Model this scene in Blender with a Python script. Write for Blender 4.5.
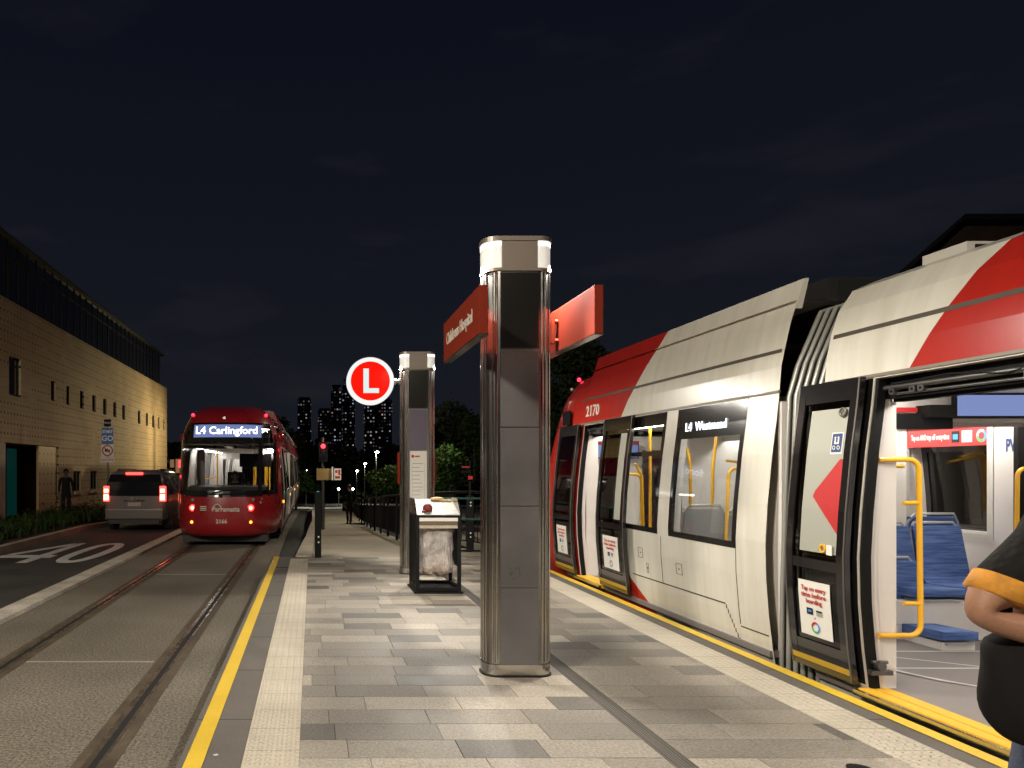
import bpy, bmesh, math, random
from mathutils import Vector, Matrix
random.seed(7)
R = math.radians
for o in list(bpy.data.objects): bpy.data.objects.remove(o, do_unlink=True)
SC = bpy.context.scene
COL = SC.collection

E_ASSUMED_LEFT, E_MID, E_ASSUMED_BACK, E_RIGHT, E_ASSUMED_WALL, E_COL, E_RAMP = 4900, 0, 300, 0, 1000, 300, 620
# ---------------------------------------------------------------- camera
cam_d = bpy.data.cameras.new("camera"); cam = bpy.data.objects.new("camera", cam_d); COL.objects.link(cam)
cam.location = (0, 0, 1.78); cam.rotation_euler = (R(90), 0, 0)
cam_d.sensor_width = 36; cam_d.lens = 36*683/1024
cam_d.shift_x = 200/1024; cam_d.shift_y = 85.5/1024
cam_d.clip_start = 0.05; cam_d.clip_end = 5000
SC.camera = cam
# ---------------------------------------------------------------- view, engine
SC.view_settings.view_transform = 'Standard'; SC.view_settings.look = 'None'
SC.view_settings.exposure = 0.0; SC.view_settings.gamma = 1.0
SC.render.engine = 'CYCLES'
SC.cycles.use_denoising = True
SC.cycles.max_bounces = 8; SC.cycles.transparent_max_bounces = 16
SC.cycles.sample_clamp_indirect = 4.0
# ---------------------------------------------------------------- night sky
W = bpy.data.worlds.new("World"); SC.world = W; W.use_nodes = True
nt = W.node_tree; nt.nodes.clear()
def _n(t, **k):
    n = nt.nodes.new(t)
    for a, b in k.items(): setattr(n, a, b)
    return n
out = _n('ShaderNodeOutputWorld'); bg = _n('ShaderNodeBackground'); tc = _n('ShaderNodeTexCoord')
sep = _n('ShaderNodeSeparateXYZ'); ramp = _n('ShaderNodeValToRGB'); mp = _n('ShaderNodeMapping')
mp.inputs['Scale'].default_value = (1.0, 1.0, 4.0)
noi = _n('ShaderNodeTexNoise'); noi.inputs['Scale'].default_value = 3.2; noi.inputs['Detail'].default_value = 6
cr = _n('ShaderNodeValToRGB'); mix = _n('ShaderNodeMixRGB', blend_type='ADD')
e = ramp.color_ramp.elements
e[0].position = 0.0; e[0].color = (.0098, .0108, .0160, 1)
e[1].position = 0.60; e[1].color = (.0034, .0045, .0098, 1)
cr.color_ramp.elements[0].position = .58; cr.color_ramp.elements[0].color = (0, 0, 0, 1)
cr.color_ramp.elements[1].position = .8; cr.color_ramp.elements[1].color = (.0062, .0052, .0050, 1)
L = nt.links.new
L(tc.outputs['Generated'], sep.inputs[0]); L(sep.outputs['Z'], ramp.inputs[0])
L(tc.outputs['Generated'], mp.inputs[0]); L(mp.outputs[0], noi.inputs['Vector'])
L(noi.outputs[0], cr.inputs[0]); L(ramp.outputs[0], mix.inputs[1]); L(cr.outputs[0], mix.inputs[2])
mix.inputs[0].default_value = 1
L(mix.outputs[0], bg.inputs[0]); bg.inputs[1].default_value = 1.0; L(bg.outputs[0], out.inputs[0])

def lamp(name, kind, loc, energy, col=(1, .9, .75), size=.1, target=None, spot=120, blend=.6, sy=None):
    d = bpy.data.lights.new(name, kind); d.energy = energy; d.color = col
    if kind == 'AREA':
        d.size = size
        if sy: d.shape = 'RECTANGLE'; d.size_y = sy
    else: d.shadow_soft_size = size
    if kind == 'SPOT': d.spot_size = R(spot); d.spot_blend = blend
    o = bpy.data.objects.new(name, d); COL.objects.link(o); o.location = loc
    if target is not None:
        o.rotation_euler = (Vector(target)-Vector(loc)).to_track_quat('-Z', 'Y').to_euler()
    return o

# ---------------------------------------------------------------- materials
class NT:
    def __init__(s, name):
        s.m = bpy.data.materials.new(name); s.m.use_nodes = True
        s.t = s.m.node_tree; s.b = s.t.nodes['Principled BSDF']; s.o = s.t.nodes['Material Output']
    def n(s, t, ins=None, **k):
        x = s.t.nodes.new(t)
        for a, b in k.items(): setattr(x, a, b)
        for i, v in (ins or {}).items():
            if isinstance(v, bpy.types.NodeSocket): s.t.links.new(v, x.inputs[i])
            else: x.inputs[i].default_value = v
        return x
    def math(s, op, a, b=0.0, c=None):
        d = {0: a, 1: b}
        if c is not None: d[2] = c
        return s.n('ShaderNodeMath', d, operation=op).outputs[0]
    def mix(s, f, a, b, mode='MIX'):
        return s.n('ShaderNodeMixRGB', {0: f, 1: a, 2: b}, blend_type=mode).outputs[0]
    def link(s, a, b): s.t.links.new(a, b)
    def pos(s): return s.n('ShaderNodeNewGeometry').outputs['Position']
    def xyz(s): 
        q = s.n('ShaderNodeSeparateXYZ', {0: s.pos()}); return q.outputs
    def noise(s, scale, detail=4, vec=None, rough=.55):
        d = {'Scale': scale, 'Detail': detail, 'Roughness': rough, 'Vector': vec if vec is not None else s.pos()}
        return s.n('ShaderNodeTexNoise', d).outputs[0]
    def ramp(s, f, lo, hi, a=(0,0,0,1), b=(1,1,1,1)):
        x = s.n('ShaderNodeValToRGB', {0: f}); e = x.color_ramp.elements
        e[0].position = lo; e[0].color = a; e[1].position = hi; e[1].color = b
        return x.outputs[0]
    def bump(s, h, strength=.3, dist=.01):
        s.link(s.n('ShaderNodeBump', {'Height': h, 'Strength': strength, 'Distance': dist}).outputs[0], s.b.inputs['Normal'])
def c4(c): return (c[0], c[1], c[2], 1)
def mat(name, col, rough=.5, metal=0, ns=0, na=.15, fine=0, fa=.1, bump=0, bd=.01, coat=0, spec=.5, emit=None, es=1, aniso=0):
    M = NT(name); b = M.b
    b.inputs['Roughness'].default_value = rough; b.inputs['Metallic'].default_value = metal
    b.inputs['Coat Weight'].default_value = coat; b.inputs['Coat Roughness'].default_value = .08
    b.inputs['Specular IOR Level'].default_value = spec
    b.inputs['Base Color'].default_value = c4(col)
    cur = None
    if ns:
        f = M.noise(ns, 5); cur = M.mix(M.ramp(f, .3, .7), c4([x*(1-na) for x in col]), c4([min(1, x*(1+na)) for x in col]))
    if fine:
        g = M.noise(fine, 2, rough=.7)
        dark = M.ramp(g, .3, .7, (1-fa, 1-fa, 1-fa, 1), (1+fa, 1+fa, 1+fa, 1))
        cur = M.mix(1.0, cur if cur is not None else c4(col), dark, 'MULTIPLY')
        if bump: M.bump(g, bump, bd)
    if cur is not None: M.link(cur, b.inputs['Base Color'])
    if ns:
        rr = M.n('ShaderNodeMapRange', {0: f, 1: .3, 2: .7, 3: max(0, rough-.07), 4: min(1, rough+.09)})
        M.link(rr.outputs[0], b.inputs['Roughness'])
    if aniso: b.inputs['Anisotropic'].default_value = aniso
    if emit:
        b.inputs['Emission Color'].default_value = c4(emit); b.inputs['Emission Strength'].default_value = es
    return M.m
def glass(name, tint=(.75, .8, .8), refl=.09, rough=.02):
    M = NT(name); M.t.nodes.remove(M.b)
    tr = M.n('ShaderNodeBsdfTransparent', {0: c4(tint)}); gl = M.n('ShaderNodeBsdfGlossy', {0: (1, 1, 1, 1), 'Roughness': rough})
    g = M.n('ShaderNodeNewGeometry'); dt = M.n('ShaderNodeVectorMath', {0: g.outputs['Incoming'], 1: g.outputs['Normal']}, operation='DOT_PRODUCT')
    k = M.math('POWER', M.math('SUBTRACT', 1.0, M.math('ABSOLUTE', dt.outputs['Value'])), 5.0)
    f = M.math('MINIMUM', M.math('MULTIPLY_ADD', k, 1-refl*.6, refl*.6), .9)
    mx = M.n('ShaderNodeMixShader', {0: f, 1: tr.outputs[0], 2: gl.outputs[0]})
    M.link(mx.outputs[0], M.o.inputs[0]); return M.m
def emis(name, col, s): return mat(name, (.004, .004, .004), .6, emit=col, es=s, spec=.05)

# ---------------------------------------------------------------- mesh collector
class MB:
    def __init__(s): s.v = []; s.f = []; s.mi = []; s.sm = []
    def add(s, vs, fs, m=0, smooth=False):
        b = len(s.v); s.v += [tuple(v) for v in vs]
        for f in fs: s.f.append(tuple(b+i for i in f)); s.mi.append(m); s.sm.append(smooth)
        return s
    def quad(s, a, b, c, d, m=0): return s.add([a, b, c, d], [(0, 1, 2, 3)], m)
    def box(s, x0, x1, y0, y1, z0, z1, m=0, bev=0):
        if bev:
            bm = bmesh.new(); bmesh.ops.create_cube(bm, size=1)
            bmesh.ops.scale(bm, vec=(x1-x0, y1-y0, z1-z0), verts=bm.verts)
            bmesh.ops.translate(bm, vec=((x0+x1)/2, (y0+y1)/2, (z0+z1)/2), verts=bm.verts)
            bmesh.ops.bevel(bm, geom=bm.edges[:], offset=bev, segments=2, affect='EDGES', profile=.6)
            return s.bm(bm, m)
        v = [(x0,y0,z0),(x1,y0,z0),(x1,y1,z0),(x0,y1,z0),(x0,y0,z1),(x1,y0,z1),(x1,y1,z1),(x0,y1,z1)]
        return s.add(v, [(0,3,2,1),(4,5,6,7),(0,1,5,4),(1,2,6,5),(2,3,7,6),(3,0,4,7)], m)
    def bm(s, bm, m=0, smooth=False, mx=None):
        bm.verts.ensure_lookup_table()
        vs = [(mx @ v.co if mx else v.co) for v in bm.verts]
        s.add(vs, [[v.index for v in f.verts] for f in bm.faces], m, smooth); bm.free(); return s
    def prism(s, poly, axis, a, b, m=0, smooth=False):
        # poly in the two other axes (order x,y,z without axis), extruded from a to b
        def P(p, t):
            if axis == 'x': return (t, p[0], p[1])
            if axis == 'y': return (p[0], t, p[1])
            return (p[0], p[1], t)
        n = len(poly); vs = [P(p, a) for p in poly]+[P(p, b) for p in poly]
        s.add(vs, [(i, (i+1) % n, n+(i+1) % n, n+i) for i in range(n)], m, smooth)
        s.add([P(p, a) for p in poly], [tuple(range(n))], m); s.add([P(p, b) for p in poly], [tuple(range(n))], m)
        return s
    def cyl(s, p0, p1, r0, r1=None, n=12, m=0, cap=True):
        r1 = r0 if r1 is None else r1
        p0 = Vector(p0); p1 = Vector(p1); d = (p1-p0).normalized()
        u = d.orthogonal().normalized(); w = d.cross(u)
        a = [2*math.pi*i/n for i in range(n)]
        vs = [p0+(u*math.cos(t)+w*math.sin(t))*r0 for t in a]+[p1+(u*math.cos(t)+w*math.sin(t))*r1 for t in a]
        s.add(vs, [(i, (i+1) % n, n+(i+1) % n, n+i) for i in range(n)], m, True)
        if cap:
            s.add(vs[:n], [tuple(range(n))[::-1]], m); s.add(vs[n:], [tuple(range(n))], m)
        return s
    def tube(s, pts, r, n=10, m=0):
        pts = [Vector(p) for p in pts]; rings = []; u = None
        for i, p in enumerate(pts):
            d = ((pts[i+1] if i < len(pts)-1 else p)-(pts[i-1] if i else p)).normalized()
            if u is None: u = d.orthogonal().normalized()
            u = (u-d*u.dot(d)).normalized(); w = d.cross(u)
            rr = r[i] if isinstance(r, (list, tuple)) else r
            rings.append([p+(u*math.cos(2*math.pi*k/n)+w*math.sin(2*math.pi*k/n))*rr for k in range(n)])
        vs = [v for q in rings for v in q]; fs = []
        for i in range(len(pts)-1):
            for k in range(n): fs.append((i*n+k, i*n+(k+1) % n, (i+1)*n+(k+1) % n, (i+1)*n+k))
        s.add(vs, fs, m, True); s.add(rings[0], [tuple(range(n))[::-1]], m); s.add(rings[-1], [tuple(range(n))], m)
        return s
    def ball(s, c, r, m=0, sc=(1, 1, 1), seg=16):
        bm = bmesh.new(); bmesh.ops.create_uvsphere(bm, u_segments=seg, v_segments=seg//2+1, radius=r)
        bmesh.ops.scale(bm, vec=sc, verts=bm.verts); bmesh.ops.translate(bm, vec=c, verts=bm.verts)
        return s.bm(bm, m, True)
    def disc(s, c, r, nrm='y', n=24, m=0):
        vs = []
        for i in range(n):
            a = 2*math.pi*i/n; p, q = r*math.cos(a), r*math.sin(a)
            vs.append((c[0]+p, c[1], c[2]+q) if nrm == 'y' else (c[0], c[1]+p, c[2]+q) if nrm == 'x' else (c[0]+p, c[1]+q, c[2]))
        return s.add(vs, [tuple(range(n))], m)
    def text(s, txt, size, mx, m=0, extrude=0.002, align='CENTER', width=None, bold=0.0, sx=1.0):
        cu = bpy.data.curves.new('t', 'FONT'); cu.body = txt; cu.size = size; cu.extrude = extrude
        cu.align_x = align; cu.align_y = 'CENTER'; cu.offset = bold; cu.resolution_u = 3
        o = bpy.data.objects.new('t', cu); COL.objects.link(o)
        dg = bpy.context.evaluated_depsgraph_get(); me = bpy.data.meshes.new_from_object(o.evaluated_get(dg))
        bpy.data.objects.remove(o); bpy.data.curves.remove(cu)
        vs = [Vector((v.co.x*sx, v.co.y, v.co.z)) for v in me.vertices]
        if width and vs:
            w = max(v.x for v in vs)-min(v.x for v in vs); k = width/max(w, 1e-6)
            for v in vs: v.x *= k
        s.add([mx @ v for v in vs], [tuple(p.vertices) for p in me.polygons], m); bpy.data.meshes.remove(me)
        return s
    def build(s, name, mats, parent=None, origin=None, weld=False, bevel=0):
        me = bpy.data.meshes.new(name)
        if parent is not None: org = ORG[parent.name]
        elif origin is not None: org = Vector(origin)
        else:
            xs = [v[0] for v in s.v]; ys = [v[1] for v in s.v]; zs = [v[2] for v in s.v]
            org = Vector(((min(xs)+max(xs))/2, (min(ys)+max(ys))/2, min(zs)))
        me.from_pydata([(v[0]-org[0], v[1]-org[1], v[2]-org[2]) for v in s.v], [], s.f)
        if not isinstance(mats, (list, tuple)): mats = [mats]
        for x in mats: me.materials.append(x)
        me.polygons.foreach_set('material_index', s.mi); me.polygons.foreach_set('use_smooth', s.sm)
        me.update()
        if weld:
            b = bmesh.new(); b.from_mesh(me); bmesh.ops.remove_doubles(b, verts=b.verts, dist=.0005)
            bmesh.ops.recalc_face_normals(b, faces=b.faces); b.to_mesh(me); b.free()
        o = bpy.data.objects.new(name, me); COL.objects.link(o)
        if parent is not None: o.parent = parent
        else: o.location = org
        ORG[o.name] = org
        if bevel:
            md = o.modifiers.new('bevel', 'BEVEL'); md.width = bevel; md.segments = 2; md.limit_method = 'ANGLE'
        return o
ORG = {}
def tag(o, label=None, cat=None, group=None, kind=None):
    if label: o['label'] = label
    if cat: o['category'] = cat
    if group: o['group'] = group
    if kind: o['kind'] = kind
    return o
def thing(name, loc, label, cat, group=None):
    o = bpy.data.objects.new(name, None); COL.objects.link(o); o.location = loc; o.empty_display_size = .2
    ORG[o.name] = Vector(loc); return tag(o, label, cat, group)
def each(name, mats, parent, fns, **k):
    for f in fns:
        b = MB(); f(b); b.build(name, mats, parent, **k)
def copy_tree(o, parent=None, loc=None, label=None):
    c = o.copy(); COL.objects.link(c); c.parent = parent
    if loc is not None: c.location = loc
    if label: c['label'] = label
    for ch in o.children: copy_tree(ch, c)
    return c
def TM(o, x, z):   # text plane matrix: origin, x axis dir, up dir
    x = Vector(x).normalized(); z = Vector(z).normalized(); n = x.cross(z)
    return Matrix.Translation(Vector(o)) @ Matrix((x, z, n)).transposed().to_4x4()
def interp(tab, t):
    if t <= tab[0][0]: return tab[0][1]
    for (a, b), (c, d) in zip(tab, tab[1:]):
        if t <= c: return b+(d-b)*(t-a)/(c-a)
    return tab[-1][1]

# ---------------------------------------------------------------- shared materials
M = {}
M['asphalt'] = mat('asphalt', (.042, .039, .035), .75, ns=1.3, na=.3, fine=45, fa=.45, bump=.5, bd=.004)
M['slab'] = mat('track_slab', (.14, .121, .092), .78, ns=.7, na=.24, fine=48, fa=.75, bump=.5, bd=.004)
M['joint'] = mat('joint_sealant', (.30, .26, .20), .8)
M['grout'] = mat('rail_grout', (.075, .055, .034), .7, ns=6, na=.3, fine=60, fa=.2)
M['rail'] = mat('rail_steel', (.21, .175, .13), .26, .65, ns=5, na=.3)
M['black'] = mat('black_gap', (.006, .006, .006), .8)
M['kerb'] = mat('kerb_concrete', (.36, .31, .24), .8, ns=2, na=.22, fine=70, fa=.2, bump=.3, bd=.003)
M['whiteline'] = mat('worn_white_paint', (.50, .45, .38), .7, ns=3, na=.25, fine=40, fa=.25)
M['yellow'] = mat('yellow_paint', (.66, .44, .035), .5, ns=5, na=.08, fine=60, fa=.06)
M['coping'] = mat('dark_coping', (.105, .092, .078), .7, ns=3, na=.15, fine=120, fa=.2, bump=.2, bd=.002)
M['concrete'] = mat('path_concrete', (.26, .225, .165), .8, ns=1.1, na=.22, fine=60, fa=.18)
M['soil'] = mat('soil', (.035, .028, .018), .9, ns=3, na=.4)
M['ground'] = mat('ground', (.03, .03, .026), .9, ns=.3, na=.4)
M['steel'] = mat('brushed_steel', (.55, .53, .50), .17, 1, ns=3, na=.06)
M['shaft'] = mat('shaft_streak_steel', (.36, .34, .32), .24, 1)  # darker than the ribs, so the colours imitate streaked reflections in the steel
M['steel_dark'] = mat('dark_steel', (.15, .145, .14), .4, .9)
M['panel'] = mat('grey_satin_panel', (.19, .185, .19), .34, .45, ns=2.5, na=.16, coat=.3)
M['blackmetal'] = mat('black_metal', (.008, .008, .008), .55, 0, spec=.12)
M['blackgloss'] = mat('black_gloss', (.012, .011, .011), .12, 0, coat=.5)
M['rubber'] = mat('rubber', (.025, .024, .023), .6)
M['red'] = mat('red_paint', (.50, .025, .012), .3, ns=2, na=.08, coat=.4)
M['signred'] = mat('sign_red', (.20, .027, .014), .8, ns=4, na=.06, spec=.05)
M['white'] = mat('white_paint', (.62, .60, .54), .35, coat=.3)
M['paper'] = mat('white_print', (.72, .70, .64), .55)
M['yellowrail'] = mat('yellow_handrail', (.80, .42, .02), .32, coat=.3)
M['interior'] = mat('interior_panel', (.66, .62, .58), .45, ns=3, na=.04)
M['interior_grey'] = mat('interior_grey', (.30, .285, .27), .5)
M['tramfloor'] = mat('tram_floor', (.20, .175, .16), .5, ns=2, na=.08, fine=160, fa=.12)
M['seatblue'] = mat('blue_moquette', (.05, .105, .29), .8, fine=60, fa=.28)
M['bluegrey'] = mat('seat_shell', (.33, .33, .34), .35)
M['glass'] = glass('clear_glass', (.86, .88, .87), .05)
M['tint'] = glass('tinted_glass', (.30, .30, .29), .10)
M['darkglass'] = mat('dark_window_glass', (.01, .011, .012), .06, 0, coat=.5)
M['lettergrey'] = mat('letter_cream', (.62, .58, .50), .5)
M['navy'] = mat('navy_print', (.02, .05, .16), .5)
M['redprint'] = mat('red_print', (.42, .02, .02), .5)
M['textgreen'] = mat('green_print', (.05, .35, .12), .5)
M['textblue'] = mat('blue_print', (.05, .25, .65), .5)
M['led'] = emis('led_text', (.85, .92, 1), 3.2)
M['ledglow'] = emis('led_backlight', (.30, .38, .80), .55)
M['tail'] = emis('tail_light', (1, .035, .03), 7)
M['tailhot'] = emis('tail_light_core', (1, .32, .16), 9)
M['amber'] = emis('amber_lamp', (1, .38, .05), 3)
M['redlamp'] = emis('red_marker', (1, .03, .06), 4)
M['lamphead'] = emis('lamp_head_glow', (1, .93, .78), 22)
M['tramlight'] = emis('tram_ceiling_light', (1, .95, .89), 34.0)
M['lens'] = mat('column_lens', (.7, .7, .66), .25, ns=14, na=.2, emit=(1, .97, .88), es=.42)
M['ledring'] = emis('cap_led_ring', (1, .98, .92), 2.2)

Sm = NT('blue_moquette_stripes'); X, Y, Z = Sm.xyz()[:3]
v_ = Sm.n('ShaderNodeCombineXYZ', {0: Sm.math('MULTIPLY', X, 2.0), 1: Sm.math('MULTIPLY', Y, 2.0), 2: Sm.math('MULTIPLY', Z, 26.0)}).outputs[0]
nn = Sm.noise(2.2, 4, v_); n3 = Sm.noise(220, 1)
c_ = Sm.mix(Sm.ramp(nn, .38, .62), (.03, .07, .22, 1), (.09, .16, .36, 1)); c_ = Sm.mix(Sm.math('MULTIPLY', n3, .25), c_, (.02, .04, .12, 1))
Sm.link(c_, Sm.b.inputs['Base Color']); Sm.b.inputs['Roughness'].default_value = .85; M['seatblue'] = Sm.m
# ================================================================ SETTING
GZ = [(-60, 0), (20, 0), (40, -.6), (70, -2.4), (95, -3.4), (120, -4.4), (200, -6), (2500, -8)]
def gz(y): return interp(GZ, y)
YB = [-40, -10, 0, 10, 20, 25, 30, 40, 55, 70, 95, 120, 200]
def sheet(name, x0, x1, ys, dz, m, zf=gz, kind='structure', depth=0):
    b = MB()
    for a, c in zip(ys, ys[1:]):
        X0 = (interp(x0, a), interp(x0, c)) if isinstance(x0, list) else (x0, x0)
        X1 = (interp(x1, a), interp(x1, c)) if isinstance(x1, list) else (x1, x1)
        za, zc = zf(a)+dz, zf(c)+dz
        b.quad((X0[0], a, za), (X1[0], a, za), (X1[1], c, zc), (X0[1], c, zc))
        if depth:
            b.quad((X0[0], a, za), (X0[1], c, zc), (X0[1], c, zc-depth), (X0[0], a, za-depth))
            b.quad((X1[0], a, za), (X1[0], a, za-depth), (X1[1], c, zc-depth), (X1[1], c, zc))
            if a == ys[0]: b.quad((X0[0], a, za), (X0[0], a, za-depth), (X1[0], a, za-depth), (X1[0], a, za))
            if c == ys[-1]: b.quad((X0[1], c, zc), (X1[1], c, zc), (X1[1], c, zc-depth), (X0[1], c, zc-depth))
    o = b.build(name, m, origin=(0, 0, 0))
    return tag(o, kind=kind)
RZ = [(11.62, .30), (13.0, .26), (30, -.60), (40, -.66), (70, -2.45)]
b = MB(); gxs = [-900, -.40, -.30, 3.55, 3.65, 900]; gys = [-60, -40, 0, 11.5, 13, 15, 17, 20, 23, 26, 30, 40, 55, 70, 95, 120, 200, 600, 2500]
def ggz(x, y): return gz(y)-.035 if (x < -.35 or x > 3.6 or y < 12) else min(gz(y), interp(RZ, y) if y < 70 else gz(y))-.08
for a, c in zip(gys, gys[1:]):
    for p, q in zip(gxs, gxs[1:]): b.quad((p, a, ggz(p, a)), (q, a, ggz(q, a)), (q, c, ggz(q, c)), (p, c, ggz(p, c)))
tag(b.build('ground', M['ground'], origin=(0, 0, 0)), kind='structure')
sheet('road', -6.6, -3.86, YB, -.004, M['asphalt'])
# track slab around the rails (cut at the grooves by proud strips)
sheet('track_slab', -3.57, -.681, [-40, 20, 25, 30, 40, 55, 70], 0, M['slab'])
sheet('track_slab_right', 3.53, 7.3, [-40, 20, 30], 0, M['slab'])
for nm, xs in (('left', (-2.784, -1.315)), ('right', (4.22, 5.69))):
    b = MB()
    for k, x in enumerate(xs):
        for a, c in zip(YB, YB[1:]):
            if c > 70: break
            def st(x0, x1, dz, m):
                b.quad((x0, a, gz(a)+dz), (x1, a, gz(a)+dz), (x1, c, gz(c)+dz), (x0, c, gz(c)+dz), m)
            st(x-.13, x-.062, .004, 0); st(x+.075, x+.13, .004, 0)
            st(x-.062, x-.018, .007, 1); st(x-.018, x+.028, .0055, 2); st(x+.028, x+.05, .007, 1); st(x+.05, x+.075, .005, 0)
    tag(b.build('rails', [M['grout'], M['rail'], M['black']], origin=(0, 0, 0)), kind='structure')
b = MB()
for y in (6.32, 11.6, 1.0, 16.9): b.box(-2.64, -1.46, y-.012, y+.012, 0, .004)
tag(b.build('slab_joints', M['joint']), kind='structure')
sheet('separator_kerb', -3.86, -3.57, YB[:-3], .055, M['whiteline'], depth=.06)
sheet('roadside_kerb', -6.78, -6.6, YB, .14, M['kerb'], depth=.15)
sheet('garden_bed', -8.96, -6.78, YB, .12, M['soil'])
# painted 40
b = MB()
def flat(poly): b.add([(p[0], p[1], gz(p[1])+.002) for p in poly], [tuple(range(len(poly)))])
def bar(p, q, w):
    d = Vector((q[0]-p[0], q[1]-p[1])); n = Vector((-d.y, d.x)).normalized()*w/2
    flat([(p[0]+n.x, p[1]+n.y), (p[0]-n.x, p[1]-n.y), (q[0]-n.x, q[1]-n.y), (q[0]+n.x, q[1]+n.y)])
import math as _m
cx0, cy0, ax, ay = -4.72, 14.75, .40, 1.75
ring = 40
for i in range(ring):
    def pt(k, s): 
        t = 2*_m.pi*k/ring; return (cx0+(ax-s*.22)*_m.copysign(abs(_m.cos(t))**.8, _m.cos(t)), cy0+(ay-s*.36)*_m.copysign(abs(_m.sin(t))**.8, _m.sin(t)))
    flat([pt(i, 0), pt(i+1, 0), pt(i+1, 1), pt(i, 1)])
flat([(-5.66, 13.0), (-5.44, 13.0), (-5.44, 16.5), (-5.66, 16.5)])
b.v = [(v[0], v[1], v[2]) for v in b.v]
bar((-5.62, 16.45), (-6.30, 14.25), .22)
flat([(-6.42, 13.75), (-5.665, 13.75), (-5.665, 14.2), (-6.42, 14.2)]); flat([(-5.435, 13.75), (-5.28, 13.75), (-5.28, 14.2), (-5.435, 14.2)])
tag(b.build('speed_marking_on_road', mat('road_marking_paint', (.62, .60, .56), .6, ns=3, na=.15, fine=40, fa=.2), origin=(-5.3, 15, 0)), kind='structure')

# ---- platform
EZ = 11.62
b = MB(); b.box(-.681, 3.53, -14, EZ, 0, .288)
tag(b.build('platform', M['coping'], origin=(1.4, 0, 0)), kind='structure')
PZ = lambda y: .288
ys = [-14, EZ]
def pstrip(name, x0, x1, dz, m, y1=EZ): return sheet(name, x0, x1, [-14, y1], dz, m, PZ)
pstrip('platform_coping', -.681, -.353, .006, M['coping']); pstrip('platform_coping_right', 3.285, 3.53, .006, M['coping'])
pstrip('yellow_edge_line', -.646, -.551, .0105, M['yellow']); pstrip('yellow_edge_line_right', 3.43, 3.525, .0105, M['yellow'])
# coping joints
b = MB()
for i in range(14):
    y = -2.3+i*1.0+.36
    b.box(-.681, -.353, y-.003, y+.003, .29, .2945); b.box(3.285, 3.43, y-.003, y+.003, .29, .2945)
b.box(-.60, -.353, 10.3, 10.38, .29, .2965)
tag(b.build('coping_joints', M['black'], origin=(0, 5, .29)), kind='structure')
T = NT('tactile_strip'); X, Y, Z = T.xyz()[:3]
def dots(M_, X, Y, p, r):
    fx = M_.math('SUBTRACT', M_.math('FRACT', M_.math('DIVIDE', X, p)), .5); fy = M_.math('SUBTRACT', M_.math('FRACT', M_.math('DIVIDE', Y, p)), .5)
    d = M_.math('SQRT', M_.math('ADD', M_.math('MULTIPLY', fx, fx), M_.math('MULTIPLY', fy, fy)))
    return d
d = dots(T, T.math('ADD', X, 10.0), T.math('ADD', Y, 50.0), .05, .3)
h = T.n('ShaderNodeMapRange', {0: d, 1: .22, 2: .36, 3: 1.0, 4: 0.0}).outputs[0]
n1 = T.noise(2.2); n2 = T.noise(90, 2)
c = T.mix(T.ramp(n1, .3, .7), (.43, .375, .29, 1), (.56, .50, .40, 1))
c = T.mix(T.math('MULTIPLY', n2, .35), c, (.30, .26, .20, 1))
ln = T.math('LESS_THAN', T.math('FRACT', T.math('DIVIDE', T.math('ADD', Y, 50.11), .3)), .012)
c = T.mix(ln, c, (.16, .14, .11, 1))
c = T.mix(T.math('MULTIPLY', h, .22), c, (.64, .58, .48, 1)); T.link(c, T.b.inputs['Base Color']); T.b.inputs['Roughness'].default_value = .7; T.bump(h, .9, .010)
M['tactile'] = T.m
pstrip('tactile_strip', -.353, -.066, .016, M['tactile'], 11.3); pstrip('tactile_strip_right', 2.98, 3.285, .016, M['tactile'])
# pavers: one mesh, each with its own tone
P = NT('pavers'); at = P.n('ShaderNodeVertexColor', layer_name='tone')
g = P.noise(62, 3, rough=.8); l = P.noise(1.6, 5)
c = P.mix(1.0, at.outputs[0], P.ramp(g, .3, .7, (.55, .55, .55, 1), (1.42, 1.42, 1.42, 1)), 'MULTIPLY')
c = P.mix(1.0, c, P.ramp(l, .3, .72, (.80, .79, .77, 1), (1.1, 1.1, 1.1, 1)), 'MULTIPLY')
vo = P.n('ShaderNodeTexVoronoi', {'Scale': 2.6, 'Vector': P.pos()}, feature='F1'); gum = P.math('MULTIPLY', P.math('LESS_THAN', vo.outputs['Distance'], .045), P.math('GREATER_THAN', P.noise(.9, 1), .5))
c = P.mix(P.math('MULTIPLY', gum, .45), c, (.06, .055, .05, 1)); stn = P.ramp(P.noise(3.1, 6, rough=.7), .54, .70); c = P.mix(P.math('MULTIPLY', stn, .35), c, (.07, .062, .055, 1))
P.link(c, P.b.inputs['Base Color']); P.b.inputs['Roughness'].default_value = .62
sp = P.n('ShaderNodeMapRange', {0: l, 1: .3, 2: .7, 3: .5, 4: .75}); P.link(sp.outputs[0], P.b.inputs['Roughness'])
P.bump(g, .35, .003); M['pavers'] = P.m
b = MB(); tones = []
pr = random.Random(11)
row = 0; y = 3.49-.235*40
base = [(.275, .243, .200), (.215, .190, .158), (.165, .147, .124), (.115, .103, .09), (.37, .33, .27)]
wts = [.34, .27, .20, .11, .08]
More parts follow.
